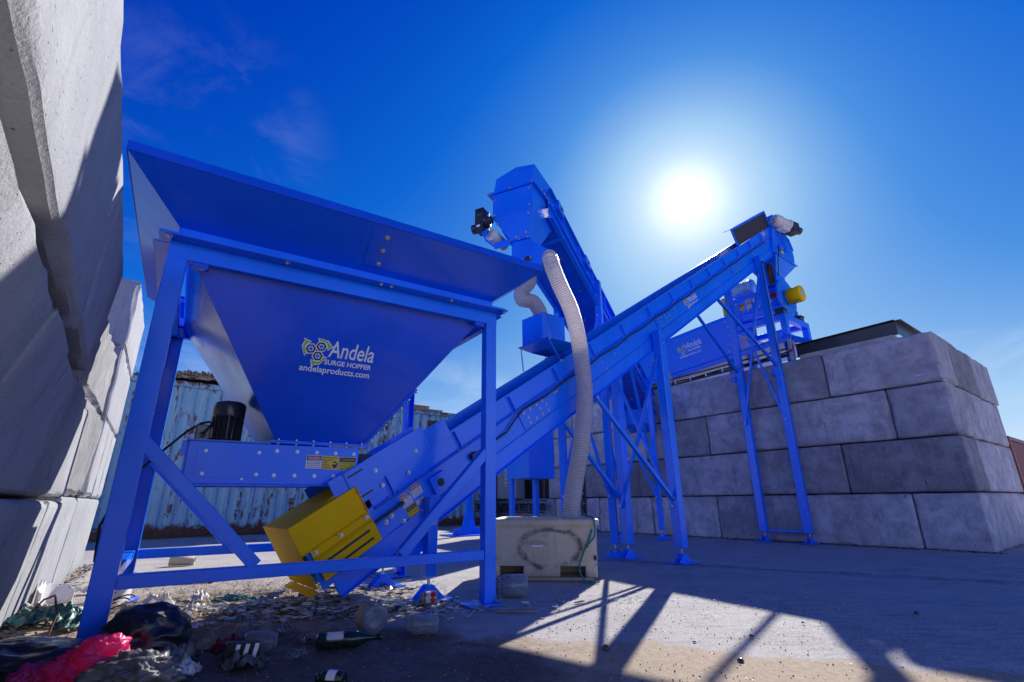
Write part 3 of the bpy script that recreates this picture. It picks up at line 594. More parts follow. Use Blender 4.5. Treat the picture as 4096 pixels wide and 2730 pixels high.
# motor
mc = H(.475, .78, fz1+.017); mo = MB(); mo.lathe(mc, Z, [(0, 0), (.105, 0), (.105, .02), (.088, .025), (.088, .20), (0, .20)], 28)
for k in range(20):
    a = 2*math.pi*k/20; d = hu*math.cos(a)+hv*math.sin(a); mo.beam(mc+Z*.03+d*.093, mc+Z*.205+d*.093, .005, .030, up=d)
mot = obj('motor', mo, M_MOTB, fed)
m = MB(); m.lathe(mc+Z*.195, Z, [(0, 0), (.108, 0), (.110, .01), (.110, .085), (.104, .105), (.085, .118), (.04, .124), (0, .125)], 32); obj('fan_cowl', m, M_MOTB, mot)
m = MB(); m.par(mc-hu*.195-hv*.06+Z*.015, hu*.09, hv*.12, Z*.115); m.par(mc-hu*.108-hv*.05+Z*.03, hu*.03, hv*.10, Z*.09); tb = obj('terminal_box', m, M_MOTB, mot, .008)
m = MB(); m.lathe(mc-hu*.15-hv*.061+Z*.055, -hv, [(0, 0), (.020, 0), (.022, .012), (.014, .016), (.014, .03), (0, .03)], 14); obj('cable_gland', m, M_GALV, tb)
m = MB(); m.tube([mc-hu*.15-hv*.09+Z*.055, mc-hu*.13-hv*.12+Z*.085, mc-hu*.10-hv*.09+Z*.13, mc-hu*.12-hv*.02+Z*.155, mc-hu*.17+hv*.02+Z*.145, mc-hu*.25+Z*.075, H(.10, .70, 1.06), H(-.05, .62, .86), H(-.12, .55, .60), H(-.10, .5, .40)], .0085, 8); obj('power_cable', m, M_RUBB, mot)
# ================================================================== MAIN INCLINED CONVEYOR
AC = 0.68710132; ce = V((math.cos(AC), math.sin(AC), 0)); cnn = V((-ce.y, ce.x, 0)); TH = math.atan(.6325); ct, st_ = math.cos(TH), math.sin(TH)
ck = ce*ct + Z*st_; cm_ = -ce*st_ + Z*ct
def K(k, c, m): return ce*2 + cnn*(3.698+c) + Z*1.10 + ck*k + cm_*m
def S_(s, c, z): return ce*s + cnn*(3.698+c) + Z*z
con = thing('conveyor', S_(5.6, .35, 0), 'long blue belt conveyor climbing from the hopper to the top of the grey wall', 'conveyor')
KE = 10.25                       # upper end of the frame
C0, C1 = .04, .62
def side(c, out):
    m = MB(); m.par(K(-.98, c, -.572), ck*(KE+.98), cnn*.008, cm_*.386); m.par(K(-.50, c, -.186), ck*(KE+.40), cnn*.006, cm_*.183); o = obj('side_frame', m, M_BLUE, con, .002)
    m = MB(); m.par(K(-.98, c, -.575), ck*(KE+.98), out*.055, cm_*.006); m.par(K(-.98, c+out.dot(cnn)*.012 - (.004 if out.dot(cnn) < 0 else -.0), -.572), ck*(KE+.98), cnn*.004, cm_*.152)
    m.par(K(-.50, c, -.196), ck*(KE+.45), out*.034, cm_*.006); m.par(K(-.50, c, -.184), ck*(KE+.45), out*.034, cm_*.006); m.par(K(.40, c+(.0 if out.dot(cnn) > 0 else 0), -.003), ck*(KE-.60), -out*.045, cm_*.006); obj('flange', m, M_BLUE, o, .0015); return o
near = side(C0, -cnn); far = side(C1, cnn)
m = MB(); m.par(K(-.9, C0+.012, -.56), ck*(KE+.8), cnn*(C1-C0-.02), cm_*.006); obj('bottom_pan', m, M_NAVY, con)
m = MB(); m.par(K(-.9, C0+.05, -.10), ck*(KE+1.2), cnn*(C1-C0-.1), cm_*.012); obj('belt', m, M_RUBB, con)
m = MB(); m.par(K(.38, C0+.24, -.03), ck*8.4, cnn*.006, cm_*.085); m.par(K(.38, C0+.225, .0555), ck*8.4, cnn*.05, cm_*.006); obj('top_cover', m, M_BLUE, con, .002)
for i in range(14):
    k = -.31+.742*i
    if k > 9.6: break
    m = MB(); m.par(K(k-.004, C0-.032, -.184), ck*.012, cnn*.032, cm_*.165); m.par(K(k-.03, C0-.004, -.184), ck*.034, cnn*.004, cm_*.165); rb = obj('stiffener', m, M_BLUE, near, .002)
    for dk in (-.045, .05): bolt(near, K(k+dk, C0-.017, -.178), cm_, .007); 
for k in (1.195, 4.22, 7.29):
    m = MB(); m.par(K(k, C0-.010, -.405), ck*.50, cnn*.0095, cm_*.19); sp = obj('splice_plate', m, M_BLUE, near, .002)
    for a in (.07, .17, .27, .37):
        for b in (.035, .095, .155):
            if not (a == .17 and b == .095): bolt(sp, K(k+a+(.03 if b < .1 else 0), C0-.011, -.405+b), -cnn, .0095)
    for a in (.60, .64): bolt(near, K(k+a, C0-.001, -.262), -cnn, .0095)
for k in (2.75, 2.79, 5.86, 5.90, 8.6, 8.64, 3.05, 6.6): bolt(near, K(k, C0-.001, -.30 if int(k*100) % 3 else -.40), -cnn, .009)
for k, mm in ((-.16, -.33), (-.10, -.315), (.14, -.43), (-.03, -.41)): bolt(near, K(k-.3, C0-.001, mm), -cnn, .012)
# loading skirts at the tail
m = MB(); m.par(K(-.72, C0-.012, -.03), ck*.89, cnn*.006, cm_*.205); m.par(K(.172, C0-.012, -.03), ck*.225, cnn*.006, cm_*.165); m.par(K(-.72, C1+.006, -.03), ck*1.12, cnn*.006, cm_*.16); sk = obj('loading_skirt', m, M_BLUE, con, .002)
m = MB(); m.poly([K(-.60, C0-.016, .17), K(-.40, C0-.016, .17), K(-.40, C0-.016, -.10), K(-.60, C0-.016, -.10)], -cnn*.006); obj('slotted_plate', m, M_BLUE, sk, .002)
for k, mm in ((-.36, .06), (-.36, -.07), (.02, .02), (-.12, -.10)): bolt(sk, K(k, C0-.013, mm), -cnn, .010)
for mm in (.12, -.06): m = MB(); m.par(K(-.58, C0-.0225, mm), ck*.13, -cnn*.002, cm_*.012); obj('slot', m, M_LBLK, sk)
# yellow tail guard
ye = MB(); ye.par(K(-1.09, C0-.035, -.170), ck*.525, cnn*.004, cm_*.213); ye.par(K(-1.09, C0-.031, .039), ck*.525, cnn*(C1-C0+.06), cm_*.004); ye.par(K(-1.094, C0-.035, -.43), ck*.004, cnn*(C1-C0+.07), cm_*.473); ye.par(K(-1.09, C0-.036, -.172), ck*.525, -cnn*.016, cm_*.005); ye.par(K(-.565, C0-.036, -.17), ck*.005, -cnn*.018, cm_*.213)
ye.par(K(-1.15, C0-.02, -.445), ck*.06, cnn*(C1-C0+.05), cm_*.004)
yg = obj('tail_guard', ye, M_YEL, con, .003)
ys = MB(); ys.par(K(-1.03, C0-.05, -.405), ck*.47, cnn*.004, cm_*.150); ys.poly([K(-1.03, C0-.05, -.2545), K(-.56, C0-.05, -.2545), K(-.56, C0-.028, -.238), K(-1.03, C0-.028, -.238)], cm_*.004); ys.par(K(-1.03, C0-.028, -.2335), ck*.47, cnn*.004, cm_*.055); y2 = obj('slotted_guard', ys, M_YEL, yg, .003)
m = MB()
for mm in (-.30, -.365):
    m.par(K(-.99, C0-.0515, mm), ck*.37, -cnn*.002, cm_*.017)
    for kk in (-.99, -.62): m.lathe(K(kk, C0-.0515, mm+.0085), -cnn, [(0, 0), (.0085, 0), (.0085, .002), (0, .002)], 12, 0, False)
obj('slot', m, M_LBLK, y2)
for k in (-1.0, -.80, -.585): bolt(y2, K(k, C0-.029, -.205), -cnn, .009)
for k, mm in ((-1.03, -.178), (-.83, -.178), (-.60, -.178), (-.565, -.14), (-.565, .0)): bolt(yg, K(k, C0-.045, mm), cm_, .007)
m = MB(); m.par(K(-1.06, C0-.012, -.46), ck*.56, cnn*.008, cm_*.30); obj('bearing_plate', m, M_BLUE, con, .002)
m = MB(); m.tube([K(-.56, C0-.03, -.275), K(-.30, C0-.03, -.275)], .012, 10); m.lathe(K(-.31, C0-.03, -.275), ck, [(0, 0), (.020, 0), (.020, .03), (0, .03)], 6, 0, False); obj('take_up_screw', m, M_BLK, con)
m = MB(); m.poly([K(-.62, C0+.02, -.50), K(-.05, C0+.02, -.55), K(-.20, C0+.02, -.70), K(-.42, C0+.02, -.72)], cnn*.5); obj('drip_tray', m, M_BLUE, con, .003)
m = MB(); m.par(K(.0, C0-.045, -.385), ck*.16, cnn*.045, cm_*.145); m.lathe(K(.085, C0-.0455, -.315), -cnn, [(0, 0), (.034, 0), (.034, .002), (0, .002)], 20, 1, False); obj('inspection_box', m, [M_BLUE, M_LBLK], con, .004)
m = MB(); rect2(m, K(-.17, C0-.001, -.375), ck, cm_, .075, .04, 0, .001); obj('name_plate', m, M_STEEL, con, recalc=False)
st = MB()
danger(st, K(-.285, C0-.001, -.325), ck, cm_, .095, .105, ['DO NOT CLIMB, SIT,', 'WALK OR RIDE', 'ON CONVEYOR']); danger(st, K(-.175, C0-.001, -.305), ck, cm_, .10, .10, ['LOCK-OUT / TAG-OUT', 'MUST BE PERFORMED', 'DURING SET-UP', 'MAINTENANCE OR REPAIR']); danger(st, K(-.275, C0-.001, -.435), ck, cm_, .10, .10, ['KEEP GUARD', 'IN PLACE'], 'CAUTION')
obj('warning_sticker', st, [M_WHITE, M_LBLK, M_LRED, M_LYEL], con, recalc=False)
lg = MB(); write(lg, 'Andela', K(5.36, C0-.001, -.335), ck, cm_, .30, 0, .105, .01, .1, eps=.001); write(lg, 'andelaproducts.com', K(5.26, C0-.001, -.385), ck, cm_, .40, 0, .034, .015, 0, eps=.001); emblem(lg, K(5.28, C0-.002, -.31), ck, cm_, .065); obj('lettering', lg, [M_WHITE, M_LNAV, M_LGRN, M_BLUE], con, recalc=False)
# cable clipped along the flange
pts = [K(.56, C0-.02, -.31), K(.72, C0-.03, -.30), K(.95, C0-.03, -.30), K(1.1, C0-.03, -.25), K(1.25, C0-.04, -.205)] + [K(1.25+.37*i, C0-.042, -.205+(-.022 if i % 2 else .0)) for i in range(1, 23)]
m = MB(); m.tube(pts, .0085, 8); obj('power_cable', m, M_RUBB, con)
m = MB(); m.par(K(.47, C0-.05, -.335), ck*.075, cnn*.05, cm_*.06); obj('sensor_box', m, M_BLK, con, .006)
# legs with screw-jack feet
def foot(par, p, x, y, s=1.0, jack=.165):
    p = V(p); m = MB(); m.par(p-x*.165*s-y*.13*s+Z*.002, x*.33*s, y*.26*s, Z*.010); f = obj('foot_plate', m, M_BLUE, par, .002)
    m = MB()
    for sg in (-1, 1):
        o = p+y*sg*.035*s; m.poly([o-x*.125*s+Z*.0125, o+x*.125*s+Z*.0125, o+x*.022*s+Z*.11*s, o-x*.022*s+Z*.11*s], y*.007*sg)
    m.par(p-x*.02*s-y*.030*s+Z*.09*s, x*.04*s, y*.06*s, Z*.022*s); obj('gusset', m, M_BLUE, f, .002)
    bolt(f, p-y*.043*s+Z*.078*s, -y, .013*s); m = MB(); m.tube([p+Z*.10*s, p+Z*(jack+.02)], .011*s, 10); obj('jack_screw', m, M_GALV, f)
def leg(par, p, q, w=.085, x=None, jack=.165):
    p, q = V(p), V(q); x = V(x) if x is not None else ce; m = MB(); d = (q-p).normalized(); y = d.cross(x).normalized(); x = y.cross(d)
    b = p+Z*jack; m.par(b-x*w/2-y*w/2, x*w, y*w, q-b); l = obj('leg', m, M_BLUE, par, .010, seg=3); foot(l, p, x, -y, 1.0 if w > .07 else .85, jack); return l
def brace(par, p, q, w=.045, h=.045, up=Z, nm='brace'):
    m = MB(); m.beam(p, q, w, h, up); b = obj(nm, m, M_BLUE, par, .003); d = (V(q)-V(p)).normalized(); n = d.cross(V(up)).normalized()
    n = n if n.y < 0 else -n
    for r_ in (V(p)+d*.03, V(q)-d*.03): bolt(b, r_+n*(w/2+.001), n, .009)
    return b
ztop = lambda s, m=-.42: 1.10+(s-2)*.6325+m/ct
for s, w in ((2.15, .09), (5.6, .125), (9.42, .125)):
    cn_, cf_ = (-.02, .80) if s < 3 else ((-.055, .745) if s < 8 else (-.04, .70))
    za = ztop(s); leg(con, S_(s, cn_, 0), S_(s, cn_ + (.0 if s > 3 else .0), za+.06), w, ce); leg(con, S_(s, cf_, 0), S_(s, cf_-.03, za+.06), w, ce)
    if s > 3:
        lo = .62 if s < 8 else 2.05; hi = za-.35
        brace(con, S_(s-.055, cf_, hi), S_(s-.055, cn_, lo), .04, .035, nm='cross_brace'); brace(con, S_(s-.095, cn_, hi), S_(s-.095, cf_, lo), .04, .035, nm='cross_brace')
        m = MB(); m.beam(S_(s, cn_+.05, .19 if s > 8 else za-.02), S_(s, cf_-.05, .19 if s > 8 else za-.02), .04, .035); obj('tie_bar', m, M_BLUE, con, .003)
    bolt(con, S_(s, cn_-.052, za-.02), -cnn, .014); bolt(con, S_(s, cn_-.052, za-.13), -cnn, .014)
brace(con, S_(4.26, -.01, 1.87), S_(5.55, -.055, .72)); brace(con, S_(4.30, .70, 1.80), S_(5.55, .745, .72)); brace(con, S_(7.55, -.01, 3.94), S_(9.37, -.04, 3.08)); brace(con, S_(7.9, .68, 4.12), S_(9.37, .70, 3.10))
m = MB(); m.par(S_(9.35, .76, 2.93), ce*.16, cnn*.09, Z*.10); obj('wall_bracket', m, M_BLUE, con, .004); m = MB(); m.par(S_(9.42, .02, 2.92), ce*.16, cnn*.08, Z*.10); obj('wall_bracket', m, M_BLUE, con, .004)
# head: hood, chute box and drive
hd0, hd1 = 8.07, 10.17
m = MB(); m.par(K(hd0, C0+.02, .012), ck*(hd1-hd0), cnn*.004, cm_*.36); rubp = obj('rubber_curtain', m, M_RUB, con)
m = MB(); m.par(K(hd0-.02, C0-.01, .365), ck*(hd1-hd0+.04), cnn*.16, cm_*.012); m.par(K(hd0-.02, C0-.01, .0), ck*.03, cnn*.03, cm_*.364); m.par(K(hd1-.01, C0-.01, -.05), ck*.03, cnn*.03, cm_*.414); m.par(K(hd0-.02, C0-.012, .335), ck*(hd1-hd0+.04), cnn*.012, cm_*.045); hd = obj('head_hood', m, M_BLUE, con, .002)
for k in (hd0+.4, hd0+.95, hd0+1.5): bolt(hd, K(k, C0-.013, .358), -cnn, .008)
hp_ = [(10.35, 5.80), (11.46, 5.80), (11.52, 6.05), (11.46, 6.46), (10.74, 6.88), (10.60, 6.62), (10.42, 6.05)]
m = MB(); m.poly([S_(s, -.012, z) for s, z in hp_], cnn*.69); hb = obj('head_box', m, M_BLUE, con, .003)
tpz = [S_(10.45, -.02, 5.80), S_(11.50, -.02, 5.80), S_(11.50, .70, 5.80), S_(10.45, .70, 5.80)]; btz = [S_(10.58, .10, 5.38), S_(10.98, .10, 5.38), S_(10.98, .45, 5.38), S_(10.58, .45, 5.38)]
m = MB(); m.hexa(btz+[p-Z*.002 for p in tpz]); fc = obj('head_funnel', m, M_BLUE, con, .002)
m = MB(); m.par(S_(10.43, -.045, 5.785), ce*1.10, cnn*.02, Z*.03); m.par(S_(10.40, -.045, 5.785), ce*.02, cnn*.77, Z*.03); obj('flange', m, M_BLUE, fc, .002)
for s in (10.5, 10.75, 11.0, 11.25, 11.45): bolt(fc, S_(s, -.046, 5.80), -cnn, .010)
for c in (.05, .25, .45, .62): bolt(fc, S_(10.398, c, 5.80), -ce, .010)
m = MB(); m.par(S_(10.56, .09, 4.98), ce*.44, cnn*.37, Z*.40); obj('drop_chute', m, M_BLUE, con, .003)
st = MB(); danger(st, K(9.55, C0-.001, -.10), ck, cm_, .10, .11, ['KEEP CLEAR', 'PINCH POINT']); rect2(st, S_(10.80, -.013, 5.92), ce, Z, .13, .14, 3, .001); obj('warning_sticker', st, [M_WHITE, M_LBLK, M_LRED, M_LYEL], con, recalc=False)
# gear motor
gp = S_(10.95, -.20, 6.58); ga = (ce*.75-cnn*.25-Z*.12).normalized(); gm = MB()
gm.lathe(gp-ga*.42, ga, [(0, 0), (.10, 0), (.125, .02), (.135, .06), (.135, .16), (.120, .17), (.120, .40), (.135, .41), (.135, .44), (0, .44)], 26); gmo = obj('drive_motor', gm, M_MOTW, con)
m = MB(); m.lathe(gp-ga*.421, -ga, [(0, 0), (.03, 0), (.03, .004), (0, .004)], 4, 0, False)
for r in (.05, .07, .09): m.lathe(gp-ga*.4185, -ga, [(r, 0), (r+.006, 0), (r+.006, .003), (r, .003)], 22, 0)
obj('fan_grille', m, M_STEEL, gmo)
m = MB(); m.par(gp-ga*.25-Z*.20-cnn*.07, ga*.20, cnn*.14, Z*.09); obj('terminal_box', m, M_MOTW, gmo, .01)
m = MB(); m.lathe(gp-ga*.12+Z*.13, Z, [(.010, 0), (.010, .03), (.028, .03), (.028, .045), (.010, .045)], 10); obj('lifting_eye', m, M_MOTW, gmo)
m = MB(); m.par(gp+ga*.02-Z*.17-cnn*.10, ga*.20, cnn*.22, Z*.26); m.lathe(gp+ga*.20-Z*.03, ga, [(0, 0), (.085, 0), (.085, .16), (0, .16)], 20); m.tube([gp+ga*.08-Z*.10, gp+ga*.02-Z*.12+cnn*.34], .030, 12); gb = obj('gearbox', m, M_BLK, con, .012)
m = MB(); m.beam(S_(10.78, -.05, 6.42), S_(10.85, -.10, 5.98), .07, .02, up=ce); m.beam(S_(10.62, -.06, 5.98), S_(11.25, -.10, 6.12), .03, .08); m.beam(S_(11.10, -.10, 6.34), S_(11.22, -.11, 6.06), .03, .05, up=ce); obj('torque_bracket', m, M_BLUE, con, .004)
# coil of slack cable at the head of the tall legs
m = MB()
for j in range(4): m.tube([S_(9.62+.10*math.sin(a)+.01*j, -.12-.012*j, 4.98+.22*math.cos(a)+.012*j) for a in [2*math.pi*i/20 for i in range(21)]], .010, 6)
m.tube([S_(9.62, -.13, 5.20), S_(9.40, -.11, 5.22), S_(9.32, -.12, 5.05), S_(9.33, -.12, 4.6), S_(9.36, -.11, 4.0), S_(9.35, -.11, 3.3), S_(9.40, -.10, 3.0)], .010, 6)
m.tube([S_(9.64, -.13, 5.20), S_(9.95, -.10, 5.25), S_(10.2, -.08, 5.15), S_(10.35, -.06, 5.5), S_(10.55, -.08, 6.0)], .009, 6); obj('cable_coil', m, M_RUBB, con)

# ================================================================== FINES ELEVATOR (second conveyor)
eg = V((.44158, .89722, 0)); en = V((-eg.y, eg.x, 0)); EL1 = V((1.33, 7.07, 0)); ESL = -.256
def E(s, l, z): return EL1 + eg*s + en*l + Z*z
def T(s, l, d=0.): return E(s, l, 4.01+ESL*s+d)      # d metres above the top line
ele = thing('conveyor', E(1.5, .3, 0), 'second blue conveyor with a tall boxy head seen from below behind the long one', 'conveyor')
sdir = (T(1, 0)-T(0, 0)); s0, s1 = -1.95, 4.15
for l, o in ((.0, -en), (.60, en)):
    m = MB(); m.par(T(s0, l, -.42), sdir*(s1-s0), o*.006, Z*.415); m.par(T(s0, l, -.0), sdir*(s1-s0), o*.055, Z*.008); m.par(T(s0, l, -.428), sdir*(s1-s0), o*.060, Z*.008); m.par(T(s0, l, -.23), sdir*(s1-s0), o*.04, Z*.012); sf = obj('side_frame', m, M_BLUE, ele, .002)
    for i in range(9):
        s = -1.5+.62*i; m = MB(); m.par(T(s, l, -.21)+o*.0065, sdir*.012, o*.040, Z*.20); obj('stiffener', m, M_BLUE, sf)
        if l == 0: bolt(sf, T(s+.05, 0, -.20)+o*.02, Z, .008); bolt(sf, T(s+.2, 0, -.32)+o*.007, o, .009)
m = MB(); m.par(T(s0, .002, -.41), sdir*(s1-s0), en*.596, Z*.006); pan = obj('bottom_pan', m, M_NAVY, ele)
for i in range(7):
    for l in (.12, .30, .48): bolt(pan, T(-1.2+.75*i, l, -.411), -Z, .008)
m = MB(); m.par(T(s0, .02, -.02), sdir*(s1-s0), en*.56, Z*.01); obj('belt', m, M_RUBB, ele)
for s in (-1.72, -.62): m = MB(); m.par(T(s, -.065, -.10), sdir*.19, en*.058, Z*.13); m.lathe(T(s+.1, -.066, -.035), -en, [(0, 0), (.03, 0), (.03, .002), (0, .002)], 14, 1, False); obj('bearing_box', m, [M_BLUE, M_LBLK], ele, .006)
m = MB(); m.par(T(-.15, -.012, -.36), sdir*.75, -en*.007, Z*.14); sp = obj('splice_plate', m, M_BLUE, ele)
for a in range(5):
    for b in (.03, .11): bolt(sp, T(-.05+.14*a, -.02, -.36+b), -en, .009)
m = MB(); m.beam(T(-1.55, -.05, -.40), T(-1.55, .40, -.46), .05, .04); obj('chute_strut', m, M_BLUE, ele, .004)
# head box
se = -2.34
bx = [(.575, 4.36), (.53, 4.585), (.255, 4.668), (.005, 4.63), (.035, 4.385)]
m = MB(); m.poly([E(se, l, z) for l, z in bx], eg*.58); hh = obj('head_hood', m, M_BLUE, ele, .003)
m = MB(); m.par(E(se-.03, .002, 4.362), eg*.62, en*.64, Z*.022); fl_ = obj('flange', m, M_BLUE, ele, .002)
for l in (.03, .32, .61): bolt(fl_, E(se-.031, l, 4.373), -eg, .011)
for s in (-2.15, -1.95, -1.78): bolt(fl_, E(s, 0, 4.373), -en, .010)
m = MB(); m.poly([E(se, .04, 4.36), E(se, .58, 4.36), E(se, .58, 4.02), E(se, .04, 4.03)], eg*.62); hbx = obj('head_box', m, M_BLUE, ele, .003)
for l, z in ((.08, 4.31), (.55, 4.27), (.08, 4.08), (.55, 4.07)): bolt(hbx, E(se-.001, l, z), -eg, .011)
m = MB(); m.hexa([E(se+.02, .115, 3.655), E(se+.32, .115, 3.655), E(se+.32, .33, 3.655), E(se+.02, .33, 3.655), E(se, .04, 4.0295), E(se+.60, .04, 4.0295), E(se+.60, .58, 4.0195), E(se, .58, 4.0195)]); hf = obj('head_funnel', m, M_BLUE, ele, .003)
for l, z, k in ((.10, 3.97, .03), (.52, 3.93, .01), (.14, 3.73, .02), (.27, 3.70, .02)): bolt(hf, E(se+.00+(4.02-z)*.05, l, z), (-eg-Z*.05), .011)
m = MB(); m.par(E(se-.01, .095, 3.640), eg*.36, en*.26, Z*.014); fl2 = obj('flange', m, M_BLUE, ele, .002)
for l in (.11, .22, .34): bolt(fl2, E(se-.011, l, 3.647), -eg, .010)
ch = [(.33, 3.6395), (.115, 3.6395), (-.115, 3.44), (-.03, 3.24), (.325, 3.24), (.335, 3.40)]
m = MB(); m.poly([E(se+.015, l, z) for l, z in ch], eg*.30); dch = obj('diverter_chute', m, M_BLUE, ele, .003)
m = MB(); m.lathe(E(se+.014, .13, 3.37), -eg, [(0, 0), (.034, 0), (.034, .012), (.018, .014), (.018, .03), (0, .03)], 14); m.par(E(se+.013, .07, 3.352), en*.12, -eg*.010, Z*.036); bp = obj('pivot_bearing', m, M_BLK, ele, .004); bolt(bp, E(se, .08, 3.37), -eg, .009); bolt(bp, E(se, .18, 3.37), -eg, .009)
# gear motor on the left of the head
m = MB(); m.par(E(se-.10, .66, 3.86), eg*.16, en*.115, Z*.30); m.lathe(E(se-.02, .66, 4.00), -en, [(0, 0), (.085, 0), (.085, .03), (.05, .035), (.05, .08), (0, .08)], 20); m.lathe(E(se-.101, .715, 4.09), -eg, [(0, 0), (.045, 0), (.045, .006), (0, .006)], 20); m.lathe(E(se-.02, .775, 3.93), en, [(0, 0), (.06, 0), (.06, .07), (0, .07)], 20); gbx = obj('gearbox', m, M_BLK, ele, .008)
m = MB(); rect2(m, E(se-.101, .75, 3.90), -en, Z, .05, .028, 0, .001); obj('name_plate', m, M_WHITE, gbx, recalc=False)
m = MB(); m.lathe(E(se+.02, .60, 3.82), eg, [(0, 0), (.075, 0), (.075, .30), (0, .30)], 20); m.par(E(se-.02, .56, 3.72), eg*.1, en*.06, Z*.05); obj('drive_motor', m, M_MOTW, gbx)
m = MB(); m.poly([E(se-.05, .62, 3.88), E(se-.05, .72, 3.86), E(se-.05, .655, 3.72)], eg*.01); m.beam(E(se-.04, .655, 3.73), E(se-.03, .52, 3.60), .02, .025); m.par(E(se-.03, .33, 3.58), eg*.01, en*.21, Z*.085); obj('torque_arm', m, M_BLUE, ele, .003)
# legs
for s, l, zt in ((0, -.03, 4.0), (0, .66, 4.0), (3.35, -.05, 3.2), (3.35, .70, 3.2)):
    zt_ = 4.01+ESL*s+.02; leg(ele, E(s, l, 0), E(s, l, zt_), .10, en); bolt(ele, E(s-.02, l, zt_-.1)-en*.046, -en, .012)
for s in (0, 3.35):
    zz_ = 4.01+ESL*s-.55; brace(ele, E(s-.055, -.03, zz_), E(s-.055, .66, .75), .035, .04, nm='cross_brace'); brace(ele, E(s-.09, .66, zz_), E(s-.09, -.03, .75), .035, .04, nm='cross_brace')
brace(ele, E(.05, .66, 1.0), E(1.55, .64, 3.16), nm='brace'); brace(ele, E(.05, -.03, 3.2), E(.8, -.03, 3.36), nm='brace'); brace(ele, E(3.3, -.05, 1.0), E(1.9, -.03, 3.05)); brace(ele, E(3.3, .70, 1.0), E(1.9, .64, 3.05))
m = MB(); m.poly([E(3.75, .0, 3.04), E(4.2, .0, 2.9), E(4.2, .0, 2.15), E(3.9, .0, 2.3)], en*.6); obj('tail_box', m, M_BLUE, ele, .004)
lg = MB(); write(lg, 'Andela', T(3.55, -.009, -.18), -sdir, Z, .30, 0, .10, .01, .1, eps=.001) if False else write(lg, 'Andela', T(2.5, -.0075, -.19), sdir, Z, .42, 0, .12, .01, .1, eps=.001); obj('lettering', lg, M_WHITE, ele, recalc=False)

# ================================================================== HOSES
def smooth_path(pts, n=200):
    pts = [V(p) for p in pts]; P = [pts[0]*2-pts[1]]+pts+[pts[-1]*2-pts[-2]]; o = []
    for i in range(1, len(P)-2):
        for k in range(24):
            t = k/24; o.append(.5*((2*P[i])+(-P[i-1]+P[i+1])*t+(2*P[i-1]-5*P[i]+4*P[i+1]-P[i+2])*t*t+(-P[i-1]+3*P[i]-3*P[i+1]+P[i+2])*t**3))
    o.append(pts[-1]); L = [0]
    for a, b in zip(o, o[1:]): L.append(L[-1]+(b-a).length)
    r = []; j = 0
    for i in range(n):
        d = L[-1]*i/(n-1)
        while j < len(L)-2 and L[j+1] < d: j += 1
        f = (d-L[j])/max(1e-9, L[j+1]-L[j]); r.append(o[j].lerp(o[j+1], min(1, f)))
    return r, L[-1]
def hose(name, pts, r, label, pitch=.0245):
    p, L = smooth_path(pts, 10); nr = int(L/pitch); p, L = smooth_path(pts, nr*6); mb = MB(); n = 28
    rs = [r*(1.0+.035*(.8, .6, -.1, -.9, -.1, .6)[i % 6]) for i in range(len(p))]; mb.tube(p, rs, n, 0, False)
    for fi in range(len(mb.f)):
        if (fi//n) % 6 == 2 or (fi//n) % 6 == 3: mb.m[fi] = 1 if (fi//n) % 6 == 3 else 0
    o = obj(name, mb, [M_HOSE, M_HOSEW], None, base=pts[-1]); return props(o, label, 'hose', 'clear corrugated hoses')
hp1 = [E(-2.16, -.050, 3.365), E(-2.16, -.105, 3.345), S_(3.49, -.13, 3.34), S_(3.61, -.14, 3.07), S_(3.785, -.14, 2.79), S_(3.885, -.14, 2.48), S_(3.925, -.145, 2.10), S_(3.93, -.15, 1.80), S_(3.84, -.16, 1.35), V((.645, 5.28, .92)), V((.575, 5.27, .56)), V((.565, 5.27, .40))]
hd_ = (en*-.92-Z*.39).normalized(); hx_ = eg; hy_ = hd_.cross(hx_).normalized(); o_ = E(-2.16, -.062, 3.36)
m = MB(); m.par(o_-hx_*.13-hy_*.12, hx_*.26, hy_*.24, hd_*.008); sp_ = obj('spigot_flange', m, M_BLUE, ele, .002); m = MB(); m.lathe(o_, hd_, [(.085, 0), (.094, .0), (.094, .05), (.086, .05)], 28); obj('hose_clamp', m, M_GALV, sp_)
for a_, b_ in ((-.11, -.10), (.11, -.10), (-.11, .10), (.11, .10)): bolt(sp_, o_+hx_*a_+hy_*b_+hd_*.009, hd_, .009)
hose('corrugated_hose', hp1, .088, 'long clear corrugated hose hanging from the conveyor head into the cream tub')
hp2 = [E(-2.15, .185, 3.25), E(-2.15, .20, 3.16), E(-2.15, .29, 3.07), E(-2.12, .30, 2.98), S_(3.60, .30, 2.98), S_(3.70, .30, 2.90), S_(3.74, .30, 2.80)]
hose('corrugated_hose', hp2, .085, 'short kinked corrugated hose curving down into the top of the small blue box', .012)
# small receiving box standing on the long conveyor
rbx = thing('receiving_box', S_(3.78, .28, 2.2), 'small blue box on perforated struts above the long conveyor', 'box')
m = MB(); m.par(S_(3.585, .12, 2.46), ce*.36, cnn*.36, Z*.335); bxo = obj('box_body', m, M_BLUE, rbx, .004)
for c in (.14, .30, .46): bolt(bxo, S_(3.584, c, 2.50), -ce, .008); bolt(bxo, S_(3.584, c, 2.775), -ce, .008)
m = MB(); m.lathe(S_(3.74, .30, 2.796), Z, [(.10, 0), (.10, .03), (.088, .03)], 24); obj('hose_collar', m, M_GALV, rbx)
tr4 = [S_(3.56, .0, 2.44), S_(4.03, .0, 2.44), S_(4.03, .52, 2.44), S_(3.56, .52, 2.44)]; lo4 = [S_(3.66, .16, 2.37), S_(3.92, .16, 2.37), S_(3.92, .40, 2.37), S_(3.66, .40, 2.37)]
m = MB(); m.hexa(lo4+tr4); m.par(S_(3.555, -.005, 2.4405), ce*.48, cnn*.53, Z*.012); obj('tray', m, M_BLUE, rbx, .003)
